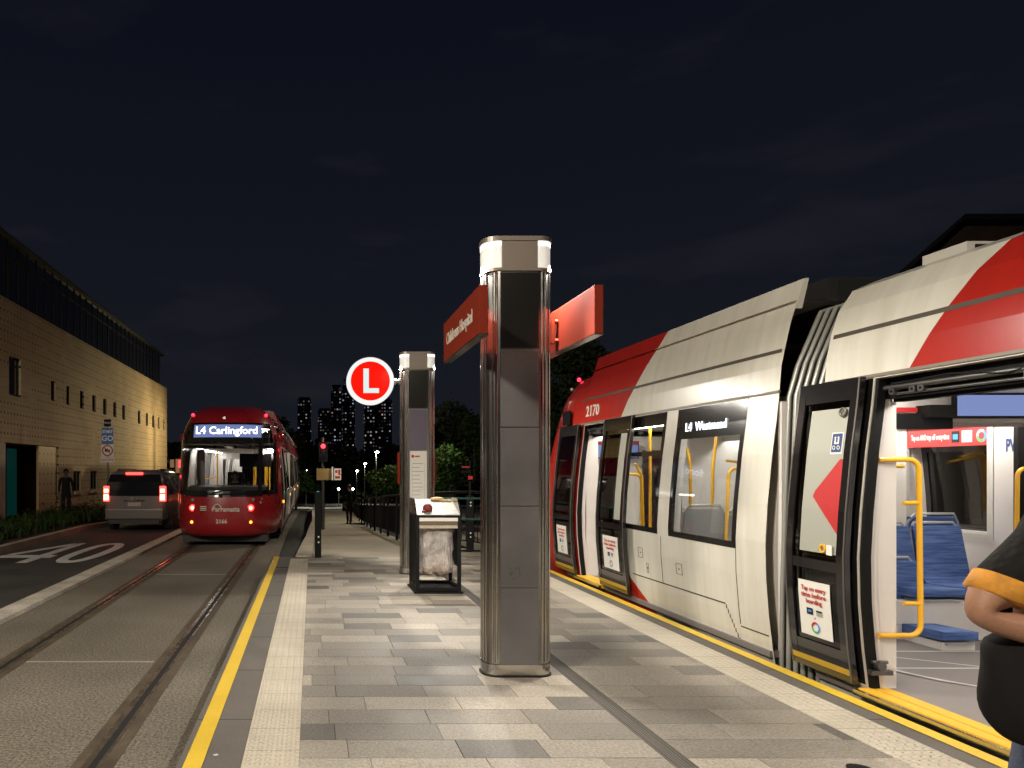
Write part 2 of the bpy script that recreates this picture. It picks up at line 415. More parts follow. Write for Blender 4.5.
while y < EZ-.02:
    y1 = min(y+.235, EZ)
    for (xa, xb) in ((-.066, 1.803), (1.917, 2.98)):
        x = xa-pr.random()*.55
        while x < xb-.01:
            x2 = x+(.59 if pr.random() < .8 else .44)
            a, c_ = max(x, xa), min(x2, xb)
            if c_-a > .02:
                g_ = .0022; zz = .306+pr.uniform(-.0007, .0007)
                n0 = len(b.f)
                b.add([(a+g_, y+g_, zz), (c_-g_, y+g_, zz), (c_-g_, y1-g_, zz), (a+g_, y1-g_, zz),
                       (a+.0005, y+.0005, .30), (c_-.0005, y+.0005, .30), (c_-.0005, y1-.0005, .30), (a+.0005, y1-.0005, .30)],
                      [(0, 1, 2, 3), (4, 5, 1, 0), (5, 6, 2, 1), (6, 7, 3, 2), (7, 4, 0, 3)])
                t = pr.choices(base, wts)[0]; j = pr.uniform(.9, 1.1)
                tones += [(t[0]*j, t[1]*j, t[2]*j, 1)]*5
            x = x2
    y += .235
o = b.build('platform_paving', M['pavers'], origin=(0, 0, 0)); tag(o, kind='structure')
ca = o.data.color_attributes.new('tone', 'FLOAT_COLOR', 'CORNER')
for p_, t in zip(o.data.polygons, tones):
    for li in p_.loop_indices: ca.data[li].color = t
b = MB(); b.box(-.066, 2.98, -14, EZ, .288, .2995)
tag(b.build('paving_bed', M['coping'], origin=(1.4, 0, .28)), kind='structure')
# slot drain
M['coping_dark'] = mat('drain_channel', (.045, .038, .032), .7)
b = MB(); b.box(1.803, 1.917, -14, EZ, .288, .301, 0)
for x in (1.806, 1.825, 1.891, 1.910): b.box(x, x+.006, -14, EZ, .301, .306, 1)
for x in (1.84, 1.856, 1.872): b.box(x, x+.007, -14, EZ, .301, .3045, 1)
tag(b.build('slot_drain', [M['coping_dark'], M['coping']], origin=(1.86, 0, .288)), kind='structure')
# inspection covers
b = MB(); b.cyl((.046, 3.25, .3065), (.046, 3.25, .3085), .03, n=20)
tag(b.build('survey_stud', M['kerb']), kind='structure')
b = MB(); b.cyl((2.70, 3.36, .3065), (2.70, 3.36, .3085), .06, n=24)
tag(b.build('drain_cover', M['blackmetal']), kind='structure')
b = MB(); b.cyl((-.50, 3.55, .2945), (-.50, 3.55, .2975), .014, n=12)
tag(b.build('edge_stud', M['whiteline']), kind='structure')
# ramp and path beyond the platform
def rz(y): return interp(RZ, y)
ry = [EZ, 13, 17, 20, 23, 26, 30, 40, 70]
sheet('ramp_path', [(EZ, 0.0), (23, .13), (70, .2)], [(EZ, 3.53), (12.9, 3.2), (14.6, 2.15), (24, 2.15), (30, 2.35), (70, 3.0)], [EZ, 12.9, 14.6, 17, 20, 23, 26, 30, 40, 70], 0, M['concrete'], rz, depth=1.2)
sheet('ramp_kerb', [(EZ, -.28), (23, 0.0), (70, .05)], [(EZ, .0), (23, .13), (70, .2)], ry, .02, M['kerb'], lambda y: max(rz(y), gz(y)+.12) if y > 14 else rz(y), depth=.6)
# ================================================================ STREET
def light_street(name, x, y, z, base, label, arm=1.2, e=0, col=(1, .9, .72), head=M['lamphead'], tgt=None, group='street lamps along the road', r=.09, spot=140, rad=.16):
    t = thing('street_lamp', (x, y, base), label, 'street lamp', group)
    b = MB(); b.cyl((x, y, base), (x, y, z-.15), .085, .05, 10); b.cyl((x, y, base), (x, y, base+.25), .12, .12, 10)
    b.build('pole', M['steel_dark'], t)
    b = MB(); b.tube([(x, y, z-.2), (x+arm*.3, y, z+.02), (x+arm, y, z+.07)], .035, 8); b.build('arm', M['steel_dark'], t)
    b = MB(); b.box(x+arm-.28, x+arm+.28, y-.13, y+.13, z+.02, z+.12, bev=.03); h = b.build('lamp_head', M['steel_dark'], t)
    b = MB(); b.ball((x+arm, y, z), r, sc=(1.0, 1.0, .6), seg=12); b.build('lamp_glass', head, h)
    if e:
        lamp('street_lamp_light', 'SPOT', (x+arm, y, z-.09-rad*.5), e, col, rad, tgt or (x+arm, y, 0), spot, .5)
    return t
lamps = [(376, 452, 70), (364.5, 463.5, 95), (356.6, 470.8, 120), (306, 471, 90)]
labs = ['lit street lamp beside the dark trees, topmost of the lights up the road', 'lit street lamp, second light down the row beyond the path',
        'lit street lamp, lowest and farthest of the row by the leafy tree', 'lit street lamp between the oncoming red tram and the traffic signal']
for (px, py, Y), lb in zip(lamps, labs):
    x = (px-312)*Y/683; z = 1.78-(py-469.5)*Y/683
    light_street('l', x, Y, z, gz(Y), lb, arm=.1, e=9000, r=.17+Y*.0006)
for (px, py, Y), lb in zip([(338.7, 489, 100), (353, 489, 112)], ['low lit path light straight down the ramp path', 'low lit path light behind the walking pedestrian']):
    x = (px-312)*Y/683; z = 1.78-(py-469.5)*Y/683
    t = thing('path_light', (x, Y, gz(Y)), lb, 'lamp', 'low path lights in the distance')
    b = MB(); b.cyl((x, Y, gz(Y)), (x, Y, z-.1), .06, n=8); b.build('post', M['steel_dark'], t)
    b = MB(); b.ball((x, Y, z), .17, seg=10); b.build('lamp_glass', M['lamphead'], t)
# assumed lamps, unseen behind and beside the camera, added to light the stop
light_street('l', -7.6, -1.5, 8.2, 0, 'assumed unseen tall street lamp at the garden edge nearest the viewer', arm=1.6, e=E_ASSUMED_LEFT, rad=.45, col=(1, .90, .75), tgt=(-2.0, 7.5, 0), group=None, spot=112)
light_street('l', -7.6, 17.5, 8.2, .1, 'added tall street lamp above the garden bed', arm=1.5, e=E_MID, tgt=(-4.5, 19, 0), group=None) if False else None
light_street('l', 1.35, -3.2, 6.4, .3, 'assumed unseen slim lamp post standing on the near end of the platform', arm=.35, e=E_ASSUMED_BACK, tgt=(1.9, 4.2, .3), group=None)  # assumed lamp behind the viewer, added to brighten the near paving
light_street('l', 9.2, 1.0, 8.6, 0, 'added unseen street lamp beyond the white tram', arm=-1.4, e=E_RIGHT, tgt=(4, 5, 0), group=None) if False else None
# assumed lamp, kept out of view behind the oncoming tram to light the sandstone wall
light_street('l', -6.5, 39.0, 4.3, gz(39)+.1, 'assumed unseen street lamp behind the red tram lighting the stone wall', arm=.9, e=E_ASSUMED_WALL, col=(1, .78, .42), tgt=(-9.5, 37.5, 2.6), group=None, spot=178)
light_street('l', 2.62, 19.0, 4.85, rz(19), 'added unseen lamp over the ramp right behind the timetable column', arm=.25, e=E_RAMP, tgt=(.6, 19, 0), group=None, spot=140)  # added lamp, kept out of view behind the column to brighten the ramp
light_street('l', 5.0, 31.0, 5.2, gz(31), 'added unseen lamp over the lower path beyond the timetable column', arm=-.7, e=1300, tgt=(.4, 33, -.6), group=None, spot=160)  # another added lamp out of view, brightens the far end of the path
light_street('l', -8.3, 12.0, 6.5, .12, 'added unseen garden lamp close to the wall, out of the photo to the left', arm=.3, e=E_MID, col=(1, .75, .42), tgt=(-7.0, 18, .5), group=None, spot=150) if False else None

# ---- sandstone building on the left
B = NT('perforated_sandstone'); X, Y, Z = B.xyz()[:3]
vec = B.n('ShaderNodeCombineXYZ', {0: Y, 1: Z, 2: 0.0}).outputs[0]
br = B.n('ShaderNodeTexBrick', {'Vector': vec, 'Color1': (.40, .31, .18, 1), 'Color2': (.37, .285, .16, 1), 'Mortar': (.24, .18, .10, 1), 'Scale': 1.0, 'Mortar Size': .006, 'Brick Width': .9, 'Row Height': .30}, offset=.5)
fx = B.math('SUBTRACT', B.math('FRACT', B.math('DIVIDE', B.math('ADD', Y, 60), .225)), .5); fz = B.math('SUBTRACT', B.math('FRACT', B.math('DIVIDE', Z, .30)), .5)
dd = B.math('SQRT', B.math('ADD', B.math('MULTIPLY', B.math('MULTIPLY', fx, fx), .56), B.math('MULTIPLY', fz, fz)))
hole = B.math('LESS_THAN', dd, .125)
msk = B.math('GREATER_THAN', B.noise(.55, 2, vec), .40)
hole = B.math('MULTIPLY', hole, msk)
c = B.mix(hole, br.outputs[0], (.03, .022, .012, 1)); c = B.mix(1.0, c, B.ramp(B.noise(.6), .3, .7, (.82, .8, .78, 1), (1.1, 1.1, 1.1, 1)), 'MULTIPLY')
B.link(c, B.b.inputs['Base Color']); B.b.inputs['Roughness'].default_value = .85
BX = -9.0; Y1 = 683*9/145
bld = thing('stone_building', (-14, 25, 0), 'long sandstone building with perforated walls, slot windows and a glazed top floor', 'building')
wins = []
def yx(px): return 683*9/(312-px)
for a, c_ in ((260, 285), (340, 360), (410, 430), (472, 492), (528, 546), (580, 596), (626, 641), (706, 719), (747, 758), (779, 790), (808, 818), (836, 845)):
    wins.append((yx(a/5.12), yx(c_/5.12), 4.16, 4.86))
wins.append((yx(9), yx(21), 4.0, 4.93+.25))
gw = [(yx(73.5), yx(81), 1.5+.1, 2.62), (yx(90.5), yx(97.5), .99+.5, 2.62)]
gw = [(yx(73.5), yx(81), .95, 1.72), (yx(90.5), yx(97.5), .95, 1.72)]
door = (yx(4), yx(58.5), .1, 2.58)
holes = sorted(wins+gw+[door])
ycs = sorted(set([8.0, Y1]+[h[0] for h in holes]+[h[1] for h in holes])); zcs = sorted(set([-1.0, 6.82]+[h[2] for h in holes]+[h[3] for h in holes]))
b = MB()
for a, c_ in zip(ycs, ycs[1:]):
    for p, q in zip(zcs, zcs[1:]):
        ym, zm = (a+c_)/2, (p+q)/2
        if any(h[0] < ym < h[1] and h[2] < zm < h[3] for h in holes): continue
        b.quad((BX, a, p), (BX, c_, p), (BX, c_, q), (BX, a, q))
for h in holes:
    dp = .12 if h is not door else 1.1
    b.quad((BX, h[0], h[2]), (BX-dp, h[0], h[2]), (BX-dp, h[0], h[3]), (BX, h[0], h[3]))
    b.quad((BX, h[1], h[2]), (BX, h[1], h[3]), (BX-dp, h[1], h[3]), (BX-dp, h[1], h[2]))
    b.quad((BX, h[0], h[2]), (BX, h[1], h[2]), (BX-dp, h[1], h[2]), (BX-dp, h[0], h[2]))
    b.quad((BX, h[0], h[3]), (BX-dp, h[0], h[3]), (BX-dp, h[1], h[3]), (BX, h[1], h[3]))
b.quad((BX, Y1, -1), (-22, Y1, -1), (-22, Y1, 6.82), (BX, Y1, 6.82)); b.quad((BX, 8, -1), (BX, 8, 6.82), (-22, 8, 6.82), (-22, 8, -1))
b.quad((-22, 8, -1), (-22, 8, 6.82), (-22, Y1, 6.82), (-22, Y1, -1))
b.quad((BX, 8, 6.82), (BX, Y1, 6.82), (-22, Y1, 6.82), (-22, 8, 6.82))
b.build('wall', B.m, bld)
M['mullion'] = mat('dark_mullion', (.016, .017, .015), .7, 0, spec=.2)
for h in wins+gw:
    b = MB(); ym = (h[0]+h[1])/2; f = .05
    for (a, c_, p, q) in ((h[0], h[0]+f, h[2], h[3]), (h[1]-f, h[1], h[2], h[3]), (h[0]+f, h[1]-f, h[3]-f, h[3]), (h[0]+f, h[1]-f, h[2], h[2]+f)):
        b.box(BX-.115, BX-.07, a+.002, c_-.002, p+.002, q-.002)
    w = b.build('window', M['mullion'], bld)
    b = MB(); b.quad((BX-.10, h[0]+.004, h[2]), (BX-.10, h[1]-.004, h[2]), (BX-.10, h[1]-.004, h[3]), (BX-.10, h[0]+.004, h[3])); b.build('pane', M['darkglass'], w)
    if h in gw:
        b = MB(); b.box(BX-.1, BX+.1, h[0]-.05, h[1]+.05, h[2]-.12, h[2]-.005); b.build('sill', M['kerb'], w)
# entrance: teal lit glass, dark wall, perforated screen
M['tealglow'] = emis('teal_lobby_light', (.01, .22, .19), .07)
M['bronze'] = mat('bronze_panel', (.07, .045, .022), .5, .4, ns=2, na=.2)
b = MB(); b.quad((BX-1.08, door[0], .1), (BX-1.08, door[1], .1), (BX-1.08, door[1], 2.58), (BX-1.08, door[0], 2.58)); b.build('entrance_back', M['mullion'], bld)
yq = lambda p: 683*9.66/(312-p)
ya, yb = yq(5), yq(21)
b = MB(); b.box(BX-.7, BX-.66, ya, yb, .15, 2.5); g = b.build('lobby_glass', M['darkglass'], bld)
b = MB(); b.box(BX-.655, BX-.65, ya+.1, yb-.35, .3, 2.45); b.build('lit_glass', M['tealglow'], g)
for k in range(4): pass
PR = NT('perforated_bronze'); X, Y, Z = PR.xyz()[:3]
dd = dots(PR, PR.math('ADD', Y, 60.1), PR.math('ADD', Z, 5.0), .34, .3)
c = PR.mix(PR.math('LESS_THAN', dd, .13), (.34, .23, .10, 1), (.02, .015, .01, 1)); PR.link(c, PR.b.inputs['Base Color'])
b = MB(); b.box(BX-.12, BX-.04, yx(40), yx(58)-.02, .1, 2.56); b.build('perforated_screen', PR.m, bld)
b = MB(); b.box(BX-.65, BX-.6, yq(24), yq(42)-.03, .1, 2.56); b.build('recessed_panel', M['bronze'], bld)
b = MB(); b.box(BX-.3, BX+.03, yx(0)-.1, yx(4.5), .1, 2.56); b.build('door_pier', M['kerb'], bld)
# top floor
b = MB(); b.box(-21, BX-.16, 8.2, Y1-1.2, 6.83, 8.70); b.build('clerestory_glass', M['darkglass'], bld)
b = MB()
y = 8.3
while y < Y1-1.2: b.box(BX-.16, BX-.13, y-.02, y+.02, 6.83, 8.70); y += .72
b.box(BX-.16, BX-.14, 8.2, Y1-1.2, 8.2, 8.25)
b.build('mullions', M['mullion'], bld)
b = MB(); b.box(-21.5, BX-.02, 7.8, Y1-.6, 8.71, 8.80); b.box(-21.3, BX-.1, 8, Y1-.8, 8.80, 8.88)
b.build('roof', mat('roof_edge', (.06, .06, .045), .6), bld)

# ---- garden shrubs (uncountable leaves)
def leafmat(name, a, c_, rough=.55):
    Lm = NT(name); g = Lm.noise(1.7, 3); g2 = Lm.noise(23, 1)
    c = Lm.mix(Lm.ramp(g, .35, .65), c4(a), c4(c_)); c = Lm.mix(Lm.math('MULTIPLY', g2, .4), c, c4([x*1.6 for x in c_]))
    Lm.link(c, Lm.b.inputs['Base Color']); Lm.b.inputs['Roughness'].default_value = rough
    Lm.b.inputs['Specular IOR Level'].default_value = .08; Lm.b.inputs['Roughness'].default_value = .9
    return Lm.m
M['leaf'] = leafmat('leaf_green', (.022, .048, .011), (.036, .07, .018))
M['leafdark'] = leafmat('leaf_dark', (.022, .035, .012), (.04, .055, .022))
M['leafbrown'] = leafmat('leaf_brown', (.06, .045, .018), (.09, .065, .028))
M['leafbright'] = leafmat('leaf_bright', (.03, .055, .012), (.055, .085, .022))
M['bark'] = mat('bark', (.05, .038, .025), .9, ns=5, na=.3)
def leaves(b, rnd, c, n, s, m=0, narrow=.5):
    for _ in range(n):
        p = Vector(c())
        u = Vector((rnd.gauss(0, 1), rnd.gauss(0, 1), rnd.gauss(0, .6))).normalized(); w = u.orthogonal().normalized()
        w = (Matrix.Rotation(rnd.uniform(0, 6.28), 3, u) @ w)*s*narrow*.5; l = s*rnd.uniform(.7, 1.3)
        b.add([p, p+u*l*.5+w, p+u*l, p+u*l*.5-w], [(0, 1, 2, 3)], m)
rn = random.Random(3)
def blades(b, x, y, z, n, h, m=0):
    for _ in range(n):
        a = rn.uniform(0, 6.28); l = h*rn.uniform(.6, 1.2); s = rn.uniform(.15, .55)
        d = Vector((math.cos(a)*s, math.sin(a)*s, 1)).normalized(); w = Vector((-d.y, d.x, 0)).normalized()*.012
        p = Vector((x, y, z)); q = p+d*l*.6; r = q+(d+Vector((d.x, d.y, -.7))).normalized()*l*.5
        b.add([p-w, p+w, q+w, q-w], [(0, 1, 2, 3)], m); b.add([q-w, q+w, r], [(0, 1, 2)], m)
b = MB()
for i in range(420):
    x = rn.uniform(-8.8, -6.95); y = rn.uniform(9, 25)
    blades(b, x, y, .12, 22, rn.uniform(.25, .55), rn.choice([0, 0, 1]))
tag(b.build('grass_planting', [M['leaf'], M['leafdark']], origin=(-7.8, 17, .12)), 'strappy green grasses filling the garden bed in front of the stone wall', 'planting', kind='stuff')
b = MB(); hs = [(rn.uniform(-8.7, -7.2), rn.uniform(22, 41), rn.uniform(.4, .75)) for _ in range(60)]
for (x, y, r) in hs:
    leaves(b, rn, lambda: (x+rn.gauss(0, r*.5), y+rn.gauss(0, r*.5), gz(y)+.12+abs(rn.gauss(0, r*.45))+.05), 170, .09)
tag(b.build('low_hedge', [M['leafbrown']], origin=(-8, 31, 0)), 'low brownish hedge at the foot of the stone wall behind the silver van', 'hedge', kind='stuff')

# ---- trees
def tree(x, y, base, h, r, n, label, m, seed, blobs=9, leaf=.22, trunk=.16, group='trees beyond the stop', zc=.62):
    rr = random.Random(seed); t = thing('tree', (x, y, base), label, 'tree', group)
    b = MB(); pts = [(x, y, base), (x+rr.uniform(-.1, .1), y, base+h*.25), (x+rr.uniform(-.2, .2), y, base+h*.5)]
    b.tube(pts, [trunk, trunk*.8, trunk*.55], 8)
    cs = []
    for k in range(blobs):
        a = rr.uniform(0, 6.28); q = r*rr.uniform(.15, .72); z = base+h*rr.uniform(zc-.22, .93)
        shrink = 1-.55*abs((z-base)/h-zc)/.4
        cs.append((x+math.cos(a)*q*shrink, y+math.sin(a)*q*shrink, z, r*rr.uniform(.28, .5)))
    for c in cs: b.tube([pts[1], ((pts[2][0]+c[0])/2, (pts[2][1]+c[1])/2, (pts[2][2]+c[2])/2-.1), (c[0], c[1], c[2])], [trunk*.4, trunk*.25, trunk*.08], 5)
    b.build('trunk', M['bark'], t)
    b = MB(); per = n//blobs
    for c in cs:
        def P():
            v = Vector((rr.gauss(0, 1), rr.gauss(0, 1), rr.gauss(0, 1))).normalized()*c[3]*rr.uniform(.55, 1.08)
            return (c[0]+v.x, c[1]+v.y, c[2]+v.z*.8)
        leaves(b, rr, P, per, leaf, narrow=.7)
    b.build('crown', m, t); return t
def px(p, Y): return (p-312)*Y/683
tree(px(455, 26), 26, gz(26), 4.3, 1.5, 5200, 'broad dark tree right of the timetable column, above the railing', M['leafdark'], 1, 12, .17)
tree(px(447, 20), 20, 0, 2.4, .95, 3200, 'green bush-like tree lit from below beside the second column', M['leaf'], 2, 8, .12, .08)
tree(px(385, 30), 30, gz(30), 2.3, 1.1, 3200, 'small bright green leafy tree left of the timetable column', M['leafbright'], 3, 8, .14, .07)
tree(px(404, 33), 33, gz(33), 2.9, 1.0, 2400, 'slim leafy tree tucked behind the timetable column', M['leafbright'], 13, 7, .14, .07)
tree(px(578, 27), 27, gz(27), 7.3, 2.3, 5200, 'tall dark tree standing behind the nose of the white tram', M['leafdark'], 4, 14, .22)
tree(px(540, 34), 34, gz(34), 6.4, 2.6, 4200, 'dark tree half hidden by the main steel column', M['leafdark'], 5, 12, .24)
tree(px(500, 40), 40, gz(40), 5.6, 2.6, 3600, 'dark rounded tree just left of the main steel column', M['leafdark'], 6, 12, .26)
tree(px(285, 62), 62, gz(62), 8.4, 3.0, 3600, 'dark tree over the roof end of the red tram', M['leafdark'], 7, 12, .34)
tree(px(296, 44), 44, gz(44), 2.5, 1.3, 2400, 'low green shrub tree at the far end of the red tram', M['leaf'], 17, 7, .2, .08)
tree(px(176, 60), 60, gz(60), 6.0, 2.0, 2600, 'dark tree in the gap between stone building and red tram', M['leafdark'], 8, 9, .3)
tree(px(790, 30), 30, 0, 9.9, 1.9, 2600, 'sparse treetop showing over the roof of the white tram', M['leafdark'], 9, 9, .26)
# far wood
b = MB(); rw = random.Random(5)
for i in range(460):
    x = rw.uniform(-28, 60); y = rw.uniform(128, 160); r = rw.uniform(1.5, 3)
    top = interp([(-28, 5), (-12, 7.5), (-4, 7.2), (8, 6.2), (17, 6.6), (26, 11), (60, 15)], x)
    z = rw.uniform(-4, top-r*.6)
    leaves(b, rw, lambda: (x+rw.gauss(0, r*.5), y+rw.gauss(0, r*.5), z+rw.gauss(0, r*.45)), 70, 1.1, narrow=.9)
tag(b.build('distant_wood', [M['leafdark']], origin=(10, 140, -5)), 'dark mass of far trees below the tower blocks', 'wood', kind='stuff')

# ---- towers
TW = NT('tower_facade'); X, Y, Z = TW.xyz()[:3]
oi = TW.n('ShaderNodeObjectInfo').outputs['Random']
cx_ = TW.math('FLOOR', TW.math('DIVIDE', X, 1.15)); cz_ = TW.math('FLOOR', TW.math('DIVIDE', Z, 1.5)); cy_ = TW.math('FLOOR', TW.math('DIVIDE', Y, 2.2))
v = TW.n('ShaderNodeCombineXYZ', {0: TW.math('ADD', cx_, TW.math('MULTIPLY', oi, 77.0)), 1: cz_, 2: cy_}).outputs[0]
wn = TW.n('ShaderNodeTexWhiteNoise', {'Vector': v}, noise_dimensions='3D')
lit = TW.math('POWER', wn.outputs[0], 6.0)
fx = TW.math('FRACT', TW.math('DIVIDE', X, 1.15)); fz = TW.math('FRACT', TW.math('DIVIDE', Z, 1.5))
inb = TW.math('MULTIPLY', TW.math('GREATER_THAN', fx, .45), TW.math('GREATER_THAN', fz, .6))
colr = TW.mix(wn.outputs[1], (1, .62, .25, 1), (.55, .7, 1, 1))
s2 = TW.n('ShaderNodeSeparateXYZ', {0: wn.outputs[1]})
st = TW.math('MULTIPLY', TW.math('POWER', s2.outputs[0], 3.5), .6)
TW.link(colr, TW.b.inputs['Emission Color']); TW.link(TW.math('MULTIPLY', TW.math('MULTIPLY', lit, inb), st), TW.b.inputs['Emission Strength'])
TW.b.inputs['Base Color'].default_value = (.03, .03, .035, 1); TW.b.inputs['Roughness'].default_value = .6
M['plinth'] = mat('tower_roof', (.03, .03, .03), .8)
def tower(x0, x1, ytop, Y, label, notch=0):
    a, c_ = px(x0, Y), px(x1, Y); z = 1.78-(ytop-469.5)*Y/683
    t = thing('tower_block', ((a+c_)/2, Y, gz(Y)), label, 'tower block', 'lit tower blocks on the skyline')
    b = MB(); b.box(a, c_, Y, Y+(c_-a)*1.1, gz(Y), z); 
    if notch: b.box(a+(c_-a)*.2, c_-(c_-a)*notch, Y+1, Y+(c_-a)*.9, z, z+2.2)
    b.build('facade', TW.m, t)
    b = MB(); w = c_-a; b.box(a+w*.1, c_-w*.1, Y+w*.1, Y+w*.9, z+(2.2 if notch else 0), z+2.8 if notch else z+.9); b.build('roof_plant', M['plinth'], t)
tower(297.5, 311, 399, 310, 'narrow tower with a bright window strip near its top, leftmost on the skyline')
tower(318, 331, 410, 330, 'shorter tower between the leftmost one and the tallest one')
tower(331, 342, 391, 300, 'tall tower left slab beside the twin slab at the letter sign', .3)
tower(342.6, 355, 385, 320, 'tallest tower, just left of the round letter sign', .2)
tower(365, 378, 404, 290, 'tower with warm windows directly below the round letter sign')
tower(378.5, 392, 400, 310, 'tower right of the letter sign with an amber window strip')

# ---- house on the right
hx = lambda p, Y: (p-312)*Y/683
hs = thing('gabled_house', (27, 25, 0), 'dark brick house with pitched roof behind the white tram', 'house')
M['housewall'] = mat('house_brick', (.16, .10, .065), .9, ns=4, na=.25); M['tiles'] = mat('dark_roof_tiles', (.05, .042, .036), .85, ns=6, na=.3)
Yh = 25.0; ax_ = hx(965, Yh); az = 1.78+(469.5-219)*Yh/683; ex = hx(888, Yh); ez = 1.78+(469.5-287)*Yh/683
X2 = ax_+9
shear = lambda vs: [(v[0]+(v[1]-Yh)*.93, v[1], v[2]+(v[1]-Yh)*0) for v in vs]
b = MB(); b.prism([(ex+.3, 0), (X2-.3, 0), (X2-.3, az-.25), (ax_, az-.25), (ex+.3, ez-.1)], 'y', Yh, Yh+10); b.v = shear(b.v); b.build('wall', M['housewall'], hs)
b = MB(); b.prism([(ex-.25, ez-.42), (ax_-.05, az-.16), (X2, az-.16), (X2, az+.03), (ax_, az+.03), (ex-.3, ez-.22)], 'y', Yh-.45, Yh+10.4); b.v = shear(b.v)
rf = b.build('roof', M['tiles'], hs)
b = MB(); b.cyl((hx(1010, Yh), Yh+1, az-.2), (hx(1010, Yh), Yh+1, az+.45), .09, n=8); b.build('flue', M['kerb'], rf)
# ================================================================ PLATFORM FURNITURE
def rrect(cx, cy, w, d, r, n=5, flute=0):
    pts = []
    for (sx, sy, a0) in ((1, -1, -90), (1, 1, 0), (-1, 1, 90), (-1, -1, 180)):
        for k in range(n+1):
            a = R(a0+90*k/n); q = r-(flute if (k % 2 == 1) else 0)
            pts.append((cx+sx*(w/2-r)+q*math.cos(a), cy+sy*(d/2-r)+q*math.sin(a)))
    return pts
def column(cx, cy, label, poster=False):
    W_, D_, RR = .485, .23, .10
    t = thing('lit_column', (cx, cy, .306), label, 'column', 'steel station columns with lit caps')
    z0, z1 = .306, 3.19; yf = cy-D_/2
    b = MB(); b.prism(rrect(cx, cy, W_-.012, D_-.012, RR, 8), 'z', z0+.012, z1)
    # outer fluted trims at the corners
    for sx in (-1, 1):
        for sy in (-1, 1):
            for k in (0, 1, 3, 4):
                a = R(12+66*k/4); px_, py_ = cx+sx*(W_/2-RR+(RR-.006)*math.cos(a)), cy+sy*(D_/2-RR+(RR-.006)*math.sin(a))
                rr_ = .0085 if k % 2 == 0 else .006
                b.cyl((px_, py_, z0+.1), (px_, py_, z1-.002), rr_, n=10, cap=False, m=1)
    b.build('shaft', [M['shaft'], M['steel']], t)
    segs = [z0+.083, .94, 1.52, 2.08, 2.64, z1-.008]
    for i, (a, c_) in enumerate(zip(segs, segs[1:])):
        b = MB(); b.box(cx-.135, cx+.135, yf-.004, yf+.01, a+.004, c_-.004, bev=.002)
        b.box(cx-.135, cx+.135, cy+D_/2-.01, cy+D_/2+.004, a+.004, c_-.004, bev=.002)
        b.build('panel', M['panel2'] if i == 4 else M['panel'], t)
    b = MB()
    for z in segs[1:-1]:
        for sx in (-1, 1):
            for q in (.03, -.03): b.cyl((cx+sx*.124, yf-.0042, z+q), (cx+sx*.124, yf-.006, z+q), .004, n=8)
    b.prism(rrect(cx, cy, W_+.002, D_+.002, RR, 8), 'z', z0+.008, z0+.085)
    b.build('base_band', M['steel'], t)
    b = MB(); b.prism(rrect(cx, cy, W_+.022, D_+.022, RR+.01, 8), 'z', z0-.001, z0+.011); b.build('base_gasket', M['black'], t)
    # cap
    b = MB(); b.prism(rrect(cx, cy, W_+.012, D_+.012, RR, 8), 'z', z1+.002, z1+.022); b.prism(rrect(cx, cy, W_+.02, D_+.02, RR, 8), 'z', 3.405, 3.437)
    b.prism([(cx-.128, yf-.003), (cx+.128, yf-.003), (cx+.128, cy+D_/2+.003), (cx-.128, cy+D_/2+.003)], 'z', z1+.02, 3.406)
    cp = b.build('cap', M['capmetal'], t, bevel=.003)
    for sx in (-1, 1):
        o_ = rrect(cx, cy, W_+.004, D_+.004, RR, 8); o_ = [p for p in o_ if sx*(p[0]-cx) > .129]
        o_.sort(key=lambda p: math.atan2(p[1]-cy, sx*(p[0]-cx)))
        o_ = [(cx+sx*.129, cy-D_/2-.002)]+o_+[(cx+sx*.129, cy+D_/2+.002)]
        b = MB(); n = len(o_)
        b.add([(p[0], p[1], z1+.024) for p in o_]+[(p[0], p[1], 3.402) for p in o_], [(i, i+1, n+i+1, n+i) for i in range(n-1)], 0, True)
        b.build('lens', M['lens'], cp)
        b = MB(); o2 = [(cx+(p[0]-cx)*1.008, cy+(p[1]-cy)*1.015) for p in o_]
        b.add([(p[0], p[1], 3.372) for p in o2]+[(p[0], p[1], 3.403) for p in o2], [(i, i+1, n+i+1, n+i) for i in range(n-1)], 0, True); b.build('led_ring', M['ledring'], cp)
        lamp('column_lamp', 'SPOT', (cx+sx*(W_/2+.05), cy-.02, 3.24), E_COL, (1, .94, .84), .018, (cx+sx*(W_/2+.12), cy-.25, 0), 170, .6)
    if poster:
        b = MB(); b.box(cx-.118, cx+.118, yf-.012, yf-.004, 1.12, 2.04); pp = b.build('timetable', M['paper'], t)
        b = MB(); 
        for k in range(13):
            b.box(cx-.085, cx-.085+random.Random(k).uniform(.09, .165), yf-.0132, yf-.0122, 1.86-k*.055, 1.868-k*.055)
        b.box(cx-.09, cx-.087, yf-.0132, yf-.0122, 1.2, 1.87); b.box(cx+.087, cx+.09, yf-.0132, yf-.0122, 1.2, 1.87); b.box(cx-.09, cx+.09, yf-.0132, yf-.0122, 1.5, 1.503)
        b.build('print', M['interior_grey'], pp)
        b = MB(); b.disc((cx-.08, yf-.0135, 1.965), .022); b.box(cx-.05, cx+.02, yf-.0132, yf-.0122, 1.955, 1.975, 0); b.build('emblem', M['redprint'], pp)
        b = MB(); b.box(cx-.118, cx+.118, yf-.010, yf-.004, 2.06, 2.62); b.build('screen', M['violet'], t)
        b = MB()
        for sx in (-1, 1): b.box(cx+sx*(W_/2+.002), cx+sx*(W_/2+.028), cy+.0, cy+.12, 1.58, 2.02)
        b.build('side_strip', M['signred'], t)
    return t
M['panel2'] = mat('mirror_panel', (.10, .10, .09), .18, .9, coat=.3)
